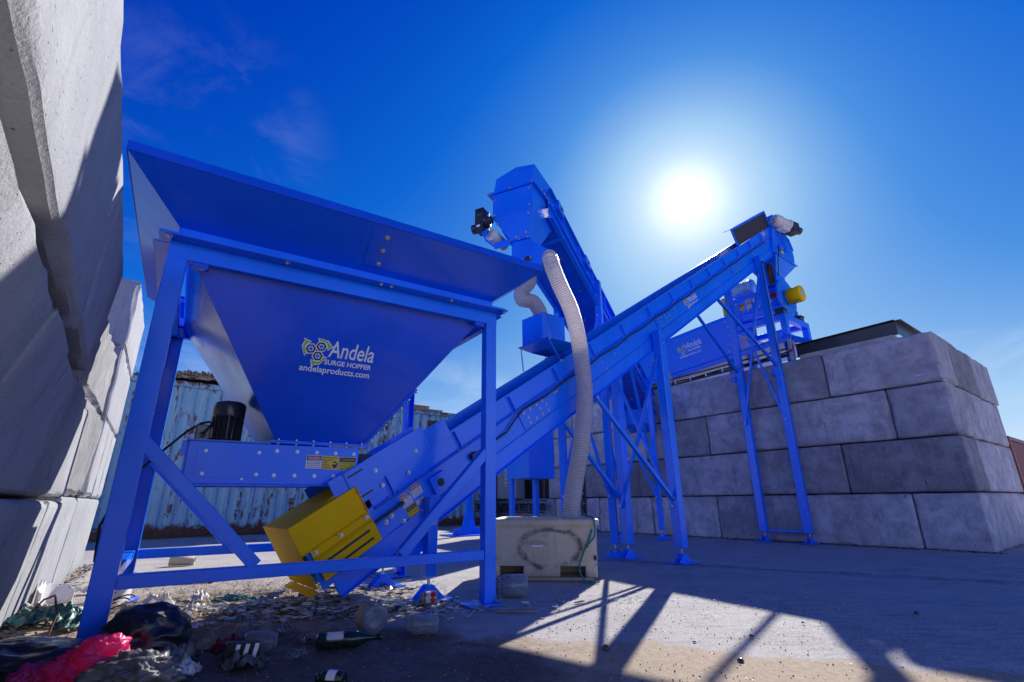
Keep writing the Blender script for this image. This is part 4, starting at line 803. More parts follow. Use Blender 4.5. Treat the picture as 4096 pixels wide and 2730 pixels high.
def perf(p, q, w=.022):
    m = MB(); d = (V(q)-V(p)); L = d.length; d.normalize(); x = d.cross(ce).normalized(); n = x.cross(d); hs = .022; k = int(L/hs)
    for i in range(k):
        o = V(p)+d*hs*i; m.par(o-x*w/2, x*w*.28, n*.003, d*hs); m.par(o+x*w*.22, x*w*.28, n*.003, d*hs); m.par(o-x*w*.22, x*w*.44, n*.003, d*hs*.35)
    return obj('perforated_strut', m, M_BLUE, rbx)
for p, q in ((S_(3.58, .50, 2.44), S_(3.70, .60, 2.18)), (S_(3.58, .02, 2.44), S_(3.72, -.01, 2.20)), (S_(4.0, .50, 2.44), S_(4.02, .58, 2.36)), (S_(4.0, .02, 2.44), S_(4.03, .0, 2.37))):
    perf(p, q); bolt(rbx, V(q)-cnn*.012, -cnn, .009); bolt(rbx, V(p)-cnn*.012, -cnn, .009)
def PX(u, w, z): return PW(u+.14, w, z)
# ================================================================== CRUSHER on the wall
cr = thing('glass_crusher', PX(2.7, 1.2, 3.17), 'blue crusher with round yellow guard standing on a blue table on the grey wall', 'crusher')
fu0, fu1, fw0, fw1, fz = 2.18, 3.40, .62, 1.62, 4.31
for u in (fu0, fu1):
    for w in (fw0, fw1):
        m = MB(); m.par(PX(u-.06, w-.06, 3.13), d1*.12, inn*.12, Z*(fz-3.13-.121)); obj('leg', m, M_BLUE, cr, .006)
for p, q in ((PX(fu0-.06, fw0, fz-.06), PX(fu1+.06, fw0, fz-.06)), (PX(fu0-.06, fw1, fz-.06), PX(fu1+.06, fw1, fz-.06)), (PX(fu0, fw0+.061, fz-.06), PX(fu0, fw1-.061, fz-.06)), (PX(fu1, fw0+.061, fz-.06), PX(fu1, fw1-.061, fz-.06)), (PX(fu0+.061, fw1, 3.82), PX(fu1-.061, fw1, 3.82)), (PX(fu1, fw0+.061, 3.82), PX(fu1, fw1-.061, 3.82)), (PX(fu0, fw0+.061, 3.82), PX(fu0, fw1-.061, 3.82))):
    m = MB(); m.beam(p, q, .12, .12); obj('table_rail', m, M_BLUE, cr, .006)
for u in (2.25, 3.3):
    for w in (.72, 1.5):
        m = MB(); m.par(PX(u-.09, w-.09, fz+.001), d1*.18, inn*.18, Z*.13); m.par(PX(u-.11, w-.11, fz+.132), d1*.22, inn*.22, Z*.016); obj('rubber_mount', m, M_BLK, cr, .006)
m = MB(); m.par(PX(2.22, .80, fz+.15), d1*1.25, inn*.08, Z*.12); m.par(PX(2.22, 1.42, fz+.15), d1*1.25, inn*.08, Z*.12); m.par(PX(2.30, .881, fz+.15), d1*.1, inn*.535, Z*.1); m.par(PX(3.3, .881, fz+.15), d1*.1, inn*.535, Z*.1); obj('base_frame', m, M_BLUE, cr, .004)
m = MB(); m.poly([PX(2.28, .86, 4.58), PX(2.28, 1.44, 4.58), PX(2.28, 1.44, 5.02), PX(2.28, 1.36, 5.10), PX(2.28, .96, 5.10), PX(2.28, .86, 5.02)], d1*1.12); bd = obj('housing', m, M_BLUE, cr, .008)
m = MB()
for z in (4.64, 4.98): m.par(PX(2.32, .835, z), d1*1.06, inn*.024, Z*.025)
for u in (2.55, 2.85, 3.15): m.par(PX(u, .838, 4.60), d1*.016, inn*.021, Z*.379)
obj('housing_rib', m, M_BLUE, bd, .002)
for u in (2.45, 2.70, 2.95, 3.2): bolt(bd, PX(u, .834, 4.90), -inn, .013); bolt(bd, PX(u, .834, 4.70), -inn, .013)
for u, w_ in ((2.86, .13), (3.04, .13), (2.45, .1)):
    st = MB(); danger(st, PX(u+w_, .8585, 4.735), -d1, Z, w_, .15, ['KEEP CLEAR', 'MOVING PARTS'], 'CAUTION' if u > 3 else 'DANGER'); obj('warning_sticker', st, [M_WHITE, M_LBLK, M_LRED, M_LYEL], bd, recalc=False)
st = MB(); danger(st, PX(3.0, .8585, 5.0-.14), -d1, Z, .2, .11, ['READ MANUAL', 'BEFORE USE']); obj('warning_sticker', st, [M_WHITE, M_LBLK, M_LRED, M_LYEL], bd, recalc=False)
m = MB(); rect2(m, PX(2.52, .857, 4.80), -d1, Z, .19, .14, 0, .002); rp = obj('notice_plate', m, M_LRED, bd, recalc=False)
m = MB(); [write(m, s, PX(2.50, .856, 4.905-.03*i), -d1, Z, .15, 0, .013, .01, 0, .003) for i, s in enumerate(('WARNING', 'DO NOT OPEN WHILE', 'ROTOR IS TURNING'))]; obj('lettering', m, M_LBLK, rp, recalc=False)
dc = PX(2.279, 1.15, 4.83); m = MB(); m.lathe(dc, -d1, [(0, 0), (.43, 0), (.43, .035), (.40, .04), (0, .041)], 40, 0, False); m.lathe(dc-d1*.04, -d1, [(0, 0), (.16, 0), (.16, .03), (0, .031)], 24); dk = obj('rotor_cover', m, M_BLUE, cr)
for i in range(14):
    a = 2*math.pi*i/14; bolt(dk, dc-d1*.042+(inn*math.cos(a)+Z*math.sin(a))*.36, -d1, .013)
m = MB(); m.lathe(dc-d1*.07, -d1, [(0, 0), (.165, 0), (.175, .005), (.175, .26), (.165, .275), (0, .28)], 32); yc = obj('coupling_guard', m, M_YEL, cr)
m = MB()
for i in range(9):
    for j in range(3):
        a = -math.pi/2-.65+1.3*i/8; p = dc-d1*(.14+.06*j+(.03 if i % 2 else 0))+(inn*math.cos(a)+Z*math.sin(a))*.1755; nn_ = (inn*math.cos(a)+Z*math.sin(a)); m.lathe(p, nn_, [(0, 0), (.014, 0), (.014, .002), (0, .002)], 8, 0, False)
obj('vent_hole', m, M_LBLK, yc)
m = MB(); rect2(m, dc-d1*.3515-inn*.02-Z*.06, -inn, Z, .10, .10, 0, .002); obj('sticker', m, M_MOTL, yc, recalc=False)
m = MB(); m.poly([PX(2.30, .86, 5.10), PX(2.30, 1.40, 5.10), PX(2.30, 1.32, 5.32), PX(2.30, .98, 5.32)], d1*.42); obj('inlet_hood', m, M_BLUE, cr, .005)
mp_ = PX(2.98, 1.35, 5.44); m = MB(); m.lathe(mp_, d1, [(0, 0), (.155, 0), (.17, .02), (.17, .10), (.15, .105), (.15, .44), (.165, .45), (.165, .50), (0, .51)], 30); mt2 = obj('motor', m, M_MOTL, cr)
m = MB()
for k in range(24):
    a = 2*math.pi*k/24; dd = inn*math.cos(a)+Z*math.sin(a); m.beam(mp_+d1*.11+dd*.153, mp_+d1*.43+dd*.153, .006, .02, up=dd)
obj('cooling_fin', m, M_MOTL, mt2); m = MB(); m.par(PX(2.95, 1.22, 5.101), d1*.55, inn*.28, Z*.02); m.par(PX(3.0, 1.24, 5.122), d1*.40, inn*.05, Z*.17); m.par(PX(3.0, 1.42, 5.122), d1*.40, inn*.05, Z*.17); m.beam(PX(2.9, 1.1, 5.16), PX(3.4, 1.1, 5.2), .05, .06); obj('motor_bracket', m, M_BLUE, mt2, .004)
m = MB(); m.par(PX(3.42, .70, 4.50), d1*.05, inn*.62, Z*.62); bg_ = obj('belt_guard', m, M_YEL, cr, .02)
# ================================================================== TROMMEL
tro = thing('trommel_screen', PW(5.5, .9, 3.17), 'long blue enclosed trommel screen with white lettering lying along the wall top', 'trommel')
sl_ = -.085                                                        # slight fall of the drum along the wall
def PT(u, w, z): return PW(u, w, z+(u-3.36)*sl_)
tw = .42
m = MB(); m.poly([PT(3.36, tw, 3.68), PT(3.36, tw, 4.50), PT(3.36, tw+.12, 4.62), PT(3.36, tw+1.1, 4.62), PT(3.36, tw+1.22, 4.50), PT(3.36, tw+1.22, 3.68)], PT(9.6, tw, 3.68)-PT(3.36, tw, 3.68)); tc_ = obj('cover', m, M_BLUE, tro, .006)
for i in range(8):
    for z in (4.44, 3.76): bolt(tc_, PT(3.45+.62*i, tw-.001, z), -inn, .010)
for z in (4.3, 4.1, 3.9): bolt(tc_, PT(3.40, tw-.001, z), -inn, .010)
m = MB(); m.par(PT(2.15, tw-.05, 3.56), PT(9.6, 0, 0)-PT(2.15, 0, 0), inn*1.3, Z*.118); m.par(PT(2.15, tw-.08, 3.55), PT(9.6, 0, 0)-PT(2.15, 0, 0), inn*.06, Z*.02); m.par(PT(2.15, tw-.075, 3.665), PT(9.6, 0, 0)-PT(2.15, 0, 0), inn*.06, Z*.02); obj('base_beam', m, M_BLUE, tro, .004)
m = MB(); m.poly([PW(2.13, tw-.03, 3.76), PW(2.13, tw-.03, 3.60), PW(1.78, tw-.03, 3.50), PW(1.78, tw-.03, 3.56)], inn*1.25); obj('end_plate', m, M_BLUE, tro, .003)
m = MB(); m.par(PW(2.35, tw+.02, 3.70), d1*.22, inn*.5, Z*.22); obj('drive_cover', m, M_BLUE, tro, .03)
lg = MB(); lo = PT(4.72, tw-.001, 0); ld = -(PT(4.7, 0, 0)-PT(3.7, 0, 0)).normalized()
def LT(u, z): return PT(u, tw-.0015, z)
write(lg, 'Andela', LT(4.47, 4.165), ld, Z, .40, 0, .145, .01, .1); write(lg, 'TROMMEL', LT(4.45, 4.08), ld, Z, .36, 0, .052, .022); write(lg, 'andelaproducts.com', LT(4.66, 3.985), ld, Z, .57, 0, .055, .02); emblem(lg, LT(4.58, 4.18), ld, Z, .088); obj('lettering', lg, [M_WHITE, M_LNAV, M_LGRN, M_BLUE], tro, recalc=False)
# yellow mesh guard at the open end
m = MB(); ga_, gb_ = (3.33, 3.74), (2.78, 3.74)
def gz(u): return 3.76+(u-2.72)*.62
for i in range(22):
    u = 2.78+.026*i; m.par(PW(u, tw+.10, 3.70), d1*.005, inn*.004, Z*(gz(u)-3.70))
for j in range(16):
    z = 3.71+.026*j; u0 = max(2.78, 2.72+(z-3.76)/.62)
    if u0 < 3.32: m.par(PW(u0, tw+.104, z), d1*(3.34-u0), inn*.004, Z*.005)
m.beam(PW(2.75, tw+.10, gz(2.75)), PW(3.35, tw+.10, gz(3.35)), .03, .02); obj('mesh_guard', m, M_YEL, tro)
# ================================================================== CABLE TRAYS
def ladder(name, p, q, up, h, nr, label, cables=2):
    t = thing(name, p, label, 'cable tray'); p, q, up = V(p), V(q), V(up); d = q-p; L = d.length; dn = d.normalized(); o = dn.cross(up).normalized(); o = o if o.y < 0 else -o
    for k in (0, h-.03): m = MB(); m.par(p+up*k, d, up*.03, o*.02); obj('rail', m, M_BLK, t, .002)
    for i in range(nr):
        c = p+dn*(L*(i+.5)/nr); m = MB()
        for j in range(int((h-.06)/.028)): m.par(c+up*(.032+.028*j), dn*.012, up*.017, -o*.004); m.par(c+dn*.028+up*(.032+.028*j), dn*.012, up*.017, -o*.004)
        m.par(c+dn*.0122+up*.03, dn*.0156, up*(h-.06), -o*.004); obj('rung', m, M_GALV, t)
    for i in range(cables):
        k = h*(.3+.18*i); m = MB(); m.tube([p+dn*(L*a/20)+up*(k+.012*math.sin(a*1.7+i))-o*.025 for a in range(21)], .016, 8); obj('cable', m, M_RUBB, t)
    return t
ladder('cable_tray', PW(2.12, .06, 3.265), PW(9.0, .06, 3.02), Z, .17, 18, 'black cable tray with perforated steel rungs along the grey wall top', 2)
lt2 = ladder('cable_tray', PW(9.15, -.03, .40), PW(14.6, -.03, .40), Z, .26, 12, 'black cable tray fixed low on the block wall behind the cream tub', 4)
m = MB(); m.par(PW(9.1, -.06, .72), d1*5.6, inn*.05, Z*.03); obj('rail', m, M_BLK, lt2, .002)
ladder('cable_tray', PW(7.55, -.02, .25), PW(7.55, -.02, 2.0), d1, .17, 7, 'upright black cable tray on the block wall beside the hanging hose', 3)
for u, zz_, nm in ((2.08, 3.18, 'bracket'), (4.76, 3.10, 'bracket')):
    t = thing('bracket_post', PW(u, .05, zz_), ('small galvanised post with red clip beside the black channel' if u < 3 else 'small grey slotted post standing before the trommel lettering'), 'post'); m = MB(); m.par(PW(u-.03, .04, zz_), d1*.012, inn*.05, Z*.42); m.par(PW(u+.02, .04, zz_), d1*.012, inn*.05, Z*.42); m.par(PW(u-.018, .082, zz_), d1*.038, inn*.01, Z*.42); obj('slotted_channel', m, M_GALV, t, .002)
    if u < 3: m = MB(); m.par(PW(u-.035, .025, zz_+.17), d1*.08, inn*.014, Z*.035); obj('clip', m, M_LRED, t)
# ================================================================== BLACK STEEL CHANNEL FRAME on the wall end
chf = thing('steel_frame', PW(1.2, .6, 3.18), 'black steel channel frame lying on a pale pad at the wall end', 'steel frame')
m = MB(); a, b = PW(.50, .36, 3.33), PW(2.10, .36, 3.30); m.par(a, b-a, inn*.012, Z*.22); m.par(a+Z*.2205-inn*.06, b-a, inn*.10, Z*.014); m.par(a-Z*.0145-inn*.04, b-a, inn*.08, Z*.014); obj('channel', m, M_BLK, chf, .003)
m = MB(); a, b = PW(.50, .373, 3.33), PW(.50, 1.9, 3.33); m.par(a, b-a, d1*.012, Z*.22); m.par(a+Z*.2205-d1*.08, b-a, d1*.10, Z*.014); obj('channel', m, M_BLK, chf, .003)
m = MB(); m.par(PW(.55, .30, 3.172), d1*1.5, inn*1.5, Z*.14); obj('pad', m, simple('pale_pad', (.42, .38, .32), .9, var=.2), chf, .01)
# ================================================================== CONTAINERS
AK = rad(39.5); ku = V((math.cos(AK), math.sin(AK), 0)); kv = V((-ku.y, ku.x, 0))
def container(name, o, u, v, L, D, Hh, m_, label, pitch=.27, dep=.034, depths=True):
    t = thing(name, V(o)+u*L/2+v*D/2, label, 'shipping container'); o = V(o)
    def corr(p, d, n, L_, h):
        mb = MB(); k = int(L_/pitch); xs = []
        for i in range(k):
            s = i*pitch; xs += [(s, 0), (s+pitch*.27, 0), (s+pitch*.50, dep), (s+pitch*.77, dep)]
        xs.append((L_, 0)); b = [p+d*s+n*e for s, e in xs]; N = len(b); mb.add(b+[q+Z*h for q in b], [(i, i+1, N+i+1, N+i) for i in range(N-1)], 0); return mb
    w = obj('corrugated_wall', corr(o+Z*.22, u, v, L, Hh-.34), m_, t); md = w.modifiers.new('s', 'SOLIDIFY'); md.thickness = .004
    w = obj('corrugated_wall', corr(o+Z*.22+u*.001, v, u, D, Hh-.34), m_, t); w2 = obj('corrugated_wall', corr(o+Z*.22+u*L, v, -u, D, Hh-.34), m_, t); obj('corrugated_wall', corr(o+Z*.22+v*D, u, -v, L, Hh-.34), m_, t)
    for p, d, l in ((o, u, L), (o+v*D, u, L), (o, v, D), (o+u*L, v, D)):
        m = MB(); m.beam(p+Z*(Hh-.065)-d*.02, p+Z*(Hh-.065)+d*(l+.02), .085, .13); obj('top_rail', m, m_, t, .008); m = MB(); m.beam(p+Z*.13-d*.02, p+Z*.13+d*(l+.02), .09, .18); obj('bottom_rail', m, m_, t, .008)
    for a in (0, L):
        for b in (0, D): m = MB(); m.par(o+u*a+v*b-u*.08-v*.05+Z*.03, u*.16, v*.10, Z*(Hh-.028)); obj('corner_post', m, m_, t, .008)
    return t
kO = V((-8.09, 11.44, 0))-ku*1.0
cont = container('shipping_container', kO, ku, kv, 10.2, 2.4, 3.56, M_CONT, 'rusty pale blue corrugated container behind the hopper heaped with wood chips')
m = MB(); m.par(kO+ku*7.9-kv*.02+Z*2.75, ku*.85, kv*.015, Z*.50); obj('patch_plate', m, M_RUST, cont, .004)
m = MB(); write(m, 'EIMU 022', kO+ku*7.4-kv*.012+Z*2.42, ku, Z, 1.1, 0, .16, .01); obj('lettering', m, M_WHITE, cont, recalc=False)
m = MB()
for k, (x, z) in enumerate(((5.4, 2.3), (5.5, 1.7), (6.0, 2.25), (6.1, 1.8), (5.9, 1.2), (6.3, 1.3))): m.lathe(kO+ku*x-kv*.004+Z*z, -kv, [(.10, 0), (.14, 0), (.14, .004), (.10, .004)], 14, 0, False)
obj('faint_marking', m, simple('faded_blue_ink', (.16, .34, .50), .7), cont)
# heap of wood chips on the open container
random.seed(3); m = MB(); N1, N2 = 46, 14
def heap(a, b): return 3.40 + .62*max(0, 1-((a-1.9)/2.6)**2)*max(.0, 1-((b-1.2)/1.5)**2) + .18*max(0, 1-((a-5.2)/2.4)**2) + .05*noise.noise(V((a*3, b*3, 1)))+.03*noise.noise(V((a*9, b*9, 4)))
m.add([kO+ku*(.06+8.0*i/N1)+kv*(.06+2.2*j/N2)+Z*heap(.06+8.0*i/N1, .06+2.2*j/N2) for j in range(N2+1) for i in range(N1+1)], [(j*(N1+1)+i, j*(N1+1)+i+1, (j+1)*(N1+1)+i+1, (j+1)*(N1+1)+i) for j in range(N2) for i in range(N1)], 0)
for i in range(2600):
    a, b = random.uniform(.1, 4.9), random.uniform(.1, 2.2); p = kO+ku*a+kv*b+Z*(heap(a, b)+random.uniform(-.01, .05)); d = V((random.gauss(0, 1), random.gauss(0, 1), random.gauss(0, .5))).normalized(); L = random.uniform(.04, .17); e = d.orthogonal().normalized()*random.uniform(.006, .02); f = d.cross(e)*.4
    m.add([p-d*L/2-e, p-d*L/2+e, p+d*L/2+e, p+d*L/2-e, p-d*L/2+f, p+d*L/2+f], [(0, 1, 2, 3), (0, 4, 5, 3), (1, 4, 5, 2)], random.choice((0, 0, 1)))
hp = obj('wood_chips', m, [M_CHIPS, M_WOOD], None, base=kO+ku*2+kv*1.2+Z*3.3); props(hp, 'dark heap of splintered wood chips on top of the rusty pale container', 'wood chips', kind='stuff')
def pallet(loc, ax, ay, label, nm='pallet'):
    t = thing(nm, loc, label, 'pallet', 'pallets on the container'); loc = V(loc); M_ = M_WOOD
    for i in range(5): m = MB(); m.par(loc+ay*(.23*i)+Z*.11, ax*1.2, ay*.14, Z*.022); obj('deck_board', m, M_, t)
    for i in range(3): m = MB(); m.par(loc+ay*(.44*i)+Z*.0, ax*1.2, ay*.12, Z*.02); obj('bottom_board', m, M_, t)
    for i in range(3):
        for j in range(3): m = MB(); m.par(loc+ax*(.52*i)+ay*(.44*j)+Z*.0203, ax*.14, ay*.12, Z*.0892); obj('block', m, M_, t)
for i, (a, z, L) in enumerate(((6.25, 3.57, 1), (6.6, 3.57, 1), (6.3, 3.86, 1))):
    pallet(kO+ku*(a+(.55 if i == 0 else 1.0 if i == 1 else .15)-.5)+kv*(.1+.5*(i == 1))+Z*(z if i != 1 else 3.705), ku, kv, ('weathered pallet lowest in the stack on the rusty container edge', 'weathered pallet lying across the lowest one on the container', 'topmost weathered pallet of the stack with sky showing through it')[i])
for i, z in enumerate((3.57, 3.595, 3.62)):
    m = MB(); m.par(kO+ku*(7.45+.04*i)+kv*(.05+.03*i)+Z*z, ku*1.0, kv*.9, Z*.023); props(obj('plywood_sheet', m, M_WOOD, None, base=kO+ku*7.9+kv*.5+Z*z), ('lowest plywood sheet of three beside the pallets', 'middle plywood sheet of three beside the pallets', 'topmost plywood sheet of three beside the pallets')[i], 'plywood', 'plywood sheets on the container')
container('shipping_container', V((17.4, 17.4, 0)), V((.80, .60, 0)), V((-.60, .80, 0)), 6.0, 2.4, 2.75, M_CONTR, 'dark red corrugated container beyond the right end of the grey wall')
container('shipping_container', PW(9.3, 1.0, 0), d1, inn, 6.0, 2.4, 2.5, M_CONTB, 'dark brown rusty container in the shade behind the low block wall')
# ================================================================== SWITCHGEAR, SUPPORTS
cab = thing('control_cabinet', PW(11.0, .12, .80), 'grey control cabinet with rows of green and red buttons on the low wall', 'cabinet')
m = MB(); m.par(PW(10.55, .05, .80), d1*.95, inn*.35, Z*1.30); cb_ = obj('cabinet_body', m, M_GREY, cab, .012)
for j, mt_ in enumerate((M_LGRN, M_LRED)):
    for i in range(6):
        m = MB(); m.par(PW(11.02-.14*j, .044, 1.16+.125*i), d1*.085, inn*.006, Z*.10); pl = obj('button_plate', m, M_WHITE, cab); m = MB(); m.lathe(PW(11.062-.14*j, .043, 1.21+.125*i), -inn, [(0, 0), (.034, 0), (.030, .02), (0, .022)], 12); obj('button', m, mt_, pl)
m = MB(); m.par(PW(10.62, .035, .90), d1*.06, inn*.015, Z*.22); obj('handle', m, M_BLK, cab, .006)
m = MB(); random.seed(5)
for i in range(7):
    a = random.uniform(0, .5); m.tube([PW(11.5-.06*i, -.03, .80), PW(11.48-.05*i+.02*a, -.10-.02*i, .62), PW(11.55-.10*i, -.12-.015*i, .42+.05*a), PW(11.2-.03*i, -.14, .2+.06*i), PW(11.6-.02*i, -.16-.01*i, .12+.03*i), PW(11.7-.05*i, -.14, .35+.03*i), PW(11.3+.04*i, -.12, .46)], .016, 6)
props(obj('cable_bundle', m, M_RUBB, None, base=PW(11.4, -.1, .1)), 'tangle of black cables hanging below the grey control cabinet', 'cables')
tp_ = V((-1.04, 11.88, 0)); ts = thing('support_stand', tp_, 'blue inverted T-shaped support stand on the ground behind the hopper post', 'stand')
m = MB(); m.par(tp_-ku*.07-kv*.05+Z*.17, ku*.14, kv*.10, Z*2.6); obj('post', m, M_BLUE, ts, .005)
m = MB(); m.poly([tp_-ku*.42+Z*.001, tp_+ku*.42+Z*.001, tp_+ku*.42+Z*.12, tp_+ku*.18+Z*.17, tp_+ku*.075+Z*.62, tp_-ku*.075+Z*.62, tp_-ku*.18+Z*.17, tp_-ku*.42+Z*.12], -kv*.04); m.par(tp_-ku*.55-kv*.35+Z*.002, ku*1.1, kv*.7, Z*.02); obj('foot', m, M_BLUE, ts, .004)
bx_ = V((.27, 8.7, 1.10)); bb = thing('chute_box', bx_, 'blue sheet metal box hanging in shade behind the long conveyor', 'box')
m = MB(); m.par(bx_, ce*.62, cnn*.62, Z*1.5); obj('box_body', m, M_BLUE, bb, .006); m = MB(); m.par(bx_+ce*.50+cnn*.40-Z*1.10, ce*.09, cnn*.09, Z*1.099); m.par(bx_+ce*.02+cnn*.50-Z*1.10, ce*.08, cnn*.08, Z*1.099); obj('post', m, M_BLUE, bb, .005)
# ================================================================== TUB and rope
TA = rad(-6.0); tu = V((math.cos(TA), math.sin(TA), 0)); tv = V((-tu.y, tu.x, 0)); TC = V((.335, 5.48, 0)); TL, TD, TH_ = 1.03, .90, .555
tub = thing('plastic_tub', TC, 'scuffed cream plastic fish tub with faded lettering standing under the hose', 'tub')
def loop(hx, hy, r, z, n=6):
    o = []
    for cx, cy, a0 in ((hx-r, hy-r, 0), (-hx+r, hy-r, 90), (-hx+r, -hy+r, 180), (hx-r, -hy+r, 270)):
        for k in range(n+1): a = rad(a0+90*k/n); o.append(TC+tu*(cx+r*math.cos(a))+tv*(cy+r*math.sin(a))+Z*z)
    return o
def loft(mb, loops, closed=True, m=0):
    n = len(loops[0]); mb.add([p for l in loops for p in l], [(i*n+k, i*n+(k+1) % n, (i+1)*n+(k+1) % n, (i+1)*n+k) for i in range(len(loops)-1) for k in range(n)], m, True)
m = MB(); hx, hy = TL/2, TD/2
ls = [loop(hx-.02, hy-.02, .09, .135), loop(hx-.015, hy-.015, .09, .15), loop(hx-.005, hy-.005, .10, .46), loop(hx-.002, hy-.002, .10, .487), loop(hx+.018, hy+.018, .09, .497), loop(hx+.020, hy+.020, .09, .535), loop(hx+.010, hy+.010, .09, .551), loop(hx-.012, hy-.012, .08, TH_), loop(hx-.030, hy-.030, .07, .548), loop(hx-.038, hy-.038, .07, .53), loop(hx-.06, hy-.06, .07, .20), loop(hx-.10, hy-.10, .05, .175)]
loft(m, ls); n_ = len(ls[0]); m.add(ls[-1], [tuple(range(n_))], 0); m.add(ls[0], [tuple(range(n_-1, -1, -1))], 0)
TB = obj('tub_body', m, M_TUB, tub); TB.data.polygons.foreach_set('use_smooth', [True]*len(TB.data.polygons))
def tb(x0, x1, y0, y1, z0, z1): return [TC+tu*x+tv*y+Z*z for z in (z0, z1) for x, y in ((x0, y0), (x1, y0), (x1, y1), (x0, y1))]
for x0, x1 in ((-hx+.02, -.435), (-.205, .145), (.38, hx-.02)): m = MB(); m.hexa(tb(x0, x1, -hy+.022, hy-.022, .035, .148)); obj('foot_block', m, M_TUB, tub, .02, seg=3)
m = MB(); m.hexa(tb(-hx+.05, hx-.05, -.10, .16, .0345, .1345)); obj('foot_block', m, M_TUB, tub, .01)  # block added across the fork pockets to stop light passing and darken them
m = MB(); m.hexa(tb(-hx+.06, hx-.06, -hy+.045, hy-.045, .002, .034)); obj('runner', m, M_TUB, tub, .010)
for sx in (-1, 1):
    a = rad(-48); cpt = TC+tu*sx*(hx-.042)+tv*(-hy+.042)+Z*.205; d = (tu*sx*.72-tv*.72).normalized(); m = MB(); m.lathe(cpt-d*.006, d, [(.0, .012), (.024, .012), (.026, .0), (.026, .014), (.036, .014), (.040, .004)], 22, 0); m.lathe(cpt+d*.0065, d, [(0, 0), (.0245, 0)], 22, 1); obj('drain_hole', m, [M_TUB, M_RUB], tub)
m = MB(); write(m, 'LEITI', TC+tu*-.20-tv*(hy+.0015)+Z*.385, tu, Z, .115, 0, .046); write(m, 'HF.', TC+tu*-.02-tv*(hy+.0015)+Z*.385, tu, Z, .075, 0, .046); write(m, 'HNIFSDAL', TC+tu*-.20-tv*(hy+.0015)+Z*.320, tu, Z, .235, 0, .046); obj('lettering', m, M_TUBD, tub, recalc=False)
m = MB(); rect2(m, TC+tu*-.12-tv*(hy+.0018)+Z*.305, tu, Z, .11, .014, 0, .0); obj('paper_scrap', m, M_WHITE, tub, recalc=False)
R_ = lambda x, y, z: TC+tu*x+tv*y+Z*z
rp1 = [R_(.43, .26, .56), R_(.46, .0, .565), R_(.475, -hy+.06, .567), R_(.485, -hy-.026, .55), R_(.488, -hy-.022, .47), R_(.480, -hy-.012, .40), R_(.455, -hy-.014, .365), R_(.425, -hy-.016, .335), R_(.405, -hy-.012, .315), R_(.37, -hy-.012, .25), R_(.335, -hy-.014, .17), R_(.325, -hy-.025, .11), R_(.345, -hy-.05, .055), R_(.39, -hy-.08, .014), R_(.45, -hy-.09, .010), R_(.50, -hy-.05, .012)]
rp2 = [R_(.462, -hy-.010, .46), R_(.440, -hy-.012, .40), R_(.420, -hy-.013, .345), R_(.405, -hy-.012, .315)]
m = MB()
for path in (rp1, rp2):
    p, L = smooth_path(path, 10); p, L = smooth_path(path, max(20, int(L/.006)))
    for s in (0, 1, 2):
        o = []
        for i, q in enumerate(p):
            t = (p[min(i+1, len(p)-1)]-p[max(i-1, 0)]).normalized(); x = t.orthogonal().normalized() if i == 0 else (x-t*x.dot(t)).normalized(); y = t.cross(x); a = i*.5+s*2.094; o.append(q+(x*math.cos(a)+y*math.sin(a))*.0042)
        m.tube(o, .0046, 6)
m.lathe(R_(.408, -hy-.016, .315), Z, [(0, -.016), (.012, -.012), (.015, 0), (.012, .012), (0, .016)], 12); props(obj('rope', m, M_ROPE, None, base=R_(.48, -hy, 0)), 'knotted teal rope looped over the right corner of the cream tub', 'rope')
# ================================================================== RUBBISH ON THE GROUND
def blob(c, sx, sy, sz, rot=0, seed=0, sub=5, folds=.22, sharp=5.0, flat=.15):
    b = bmesh.new(); bmesh.ops.create_icosphere(b, subdivisions=sub, radius=1); mb = MB(); cr_, sr_ = math.cos(rot), math.sin(rot); sv = V((seed*5.1, seed*2.3, seed*7.7))
    for v in b.verts:
        p = v.co.copy(); r = 1+folds*noise.noise(p*1.3+sv)+folds*.8*(1-2*abs(noise.noise(p*sharp*.5+sv)))*.6+folds*.45*(1-2*abs(noise.noise(p*sharp+sv*2)))+folds*.2*(1-2*abs(noise.noise(p*sharp*2.3+sv*3)))
        p = p*r; z = p.z; z = z*sz + sz*.72; z = max(z, .004+flat*sz*.05*noise.noise(p*3+sv)); mb.v.append(V((c[0]+p.x*sx*cr_-p.y*sy*sr_, c[1]+p.x*sx*sr_+p.y*sy*cr_, z)))
    b.verts.ensure_lookup_table()
    for f in b.faces: mb.f.append([v.index for v in f.verts]); mb.m.append(0); mb.s.append(True)
    b.free(); return mb
def sheet(c, sx, sy, hh, rot=0, seed=0, n=22, fr=5, edge=.35):
    mb = MB(); sv = V((seed*3.3, seed*1.7, seed)); cr_, sr_ = math.cos(rot), math.sin(rot)
    for j in range(n+1):
        for i in range(n+1):
            a, b_ = i/n*2-1, j/n*2-1; q = V((a*1.2, b_*1.2, 0)); k = 1-edge*max(0, noise.noise(q*2+sv))*max(abs(a), abs(b_)); a, b_ = a*k, b_*k
            z = .006+hh*max(0, .45+.8*noise.noise(q*fr*.35+sv)+.5*(1-2*abs(noise.noise(q*fr*.8+sv)))*.6)*(1-.55*max(a*a, b_*b_)); x, y = a*sx+.15*sx*noise.noise(q*fr+sv*2), b_*sy+.15*sy*noise.noise(q*fr+sv*4)
            mb.v.append(V((c[0]+x*cr_-y*sr_, c[1]+x*sr_+y*cr_, z)))
    for j in range(n):
        for i in range(n): mb.f.append([j*(n+1)+i, j*(n+1)+i+1, (j+1)*(n+1)+i+1, (j+1)*(n+1)+i]); mb.m.append(0); mb.s.append(True)
    return mb
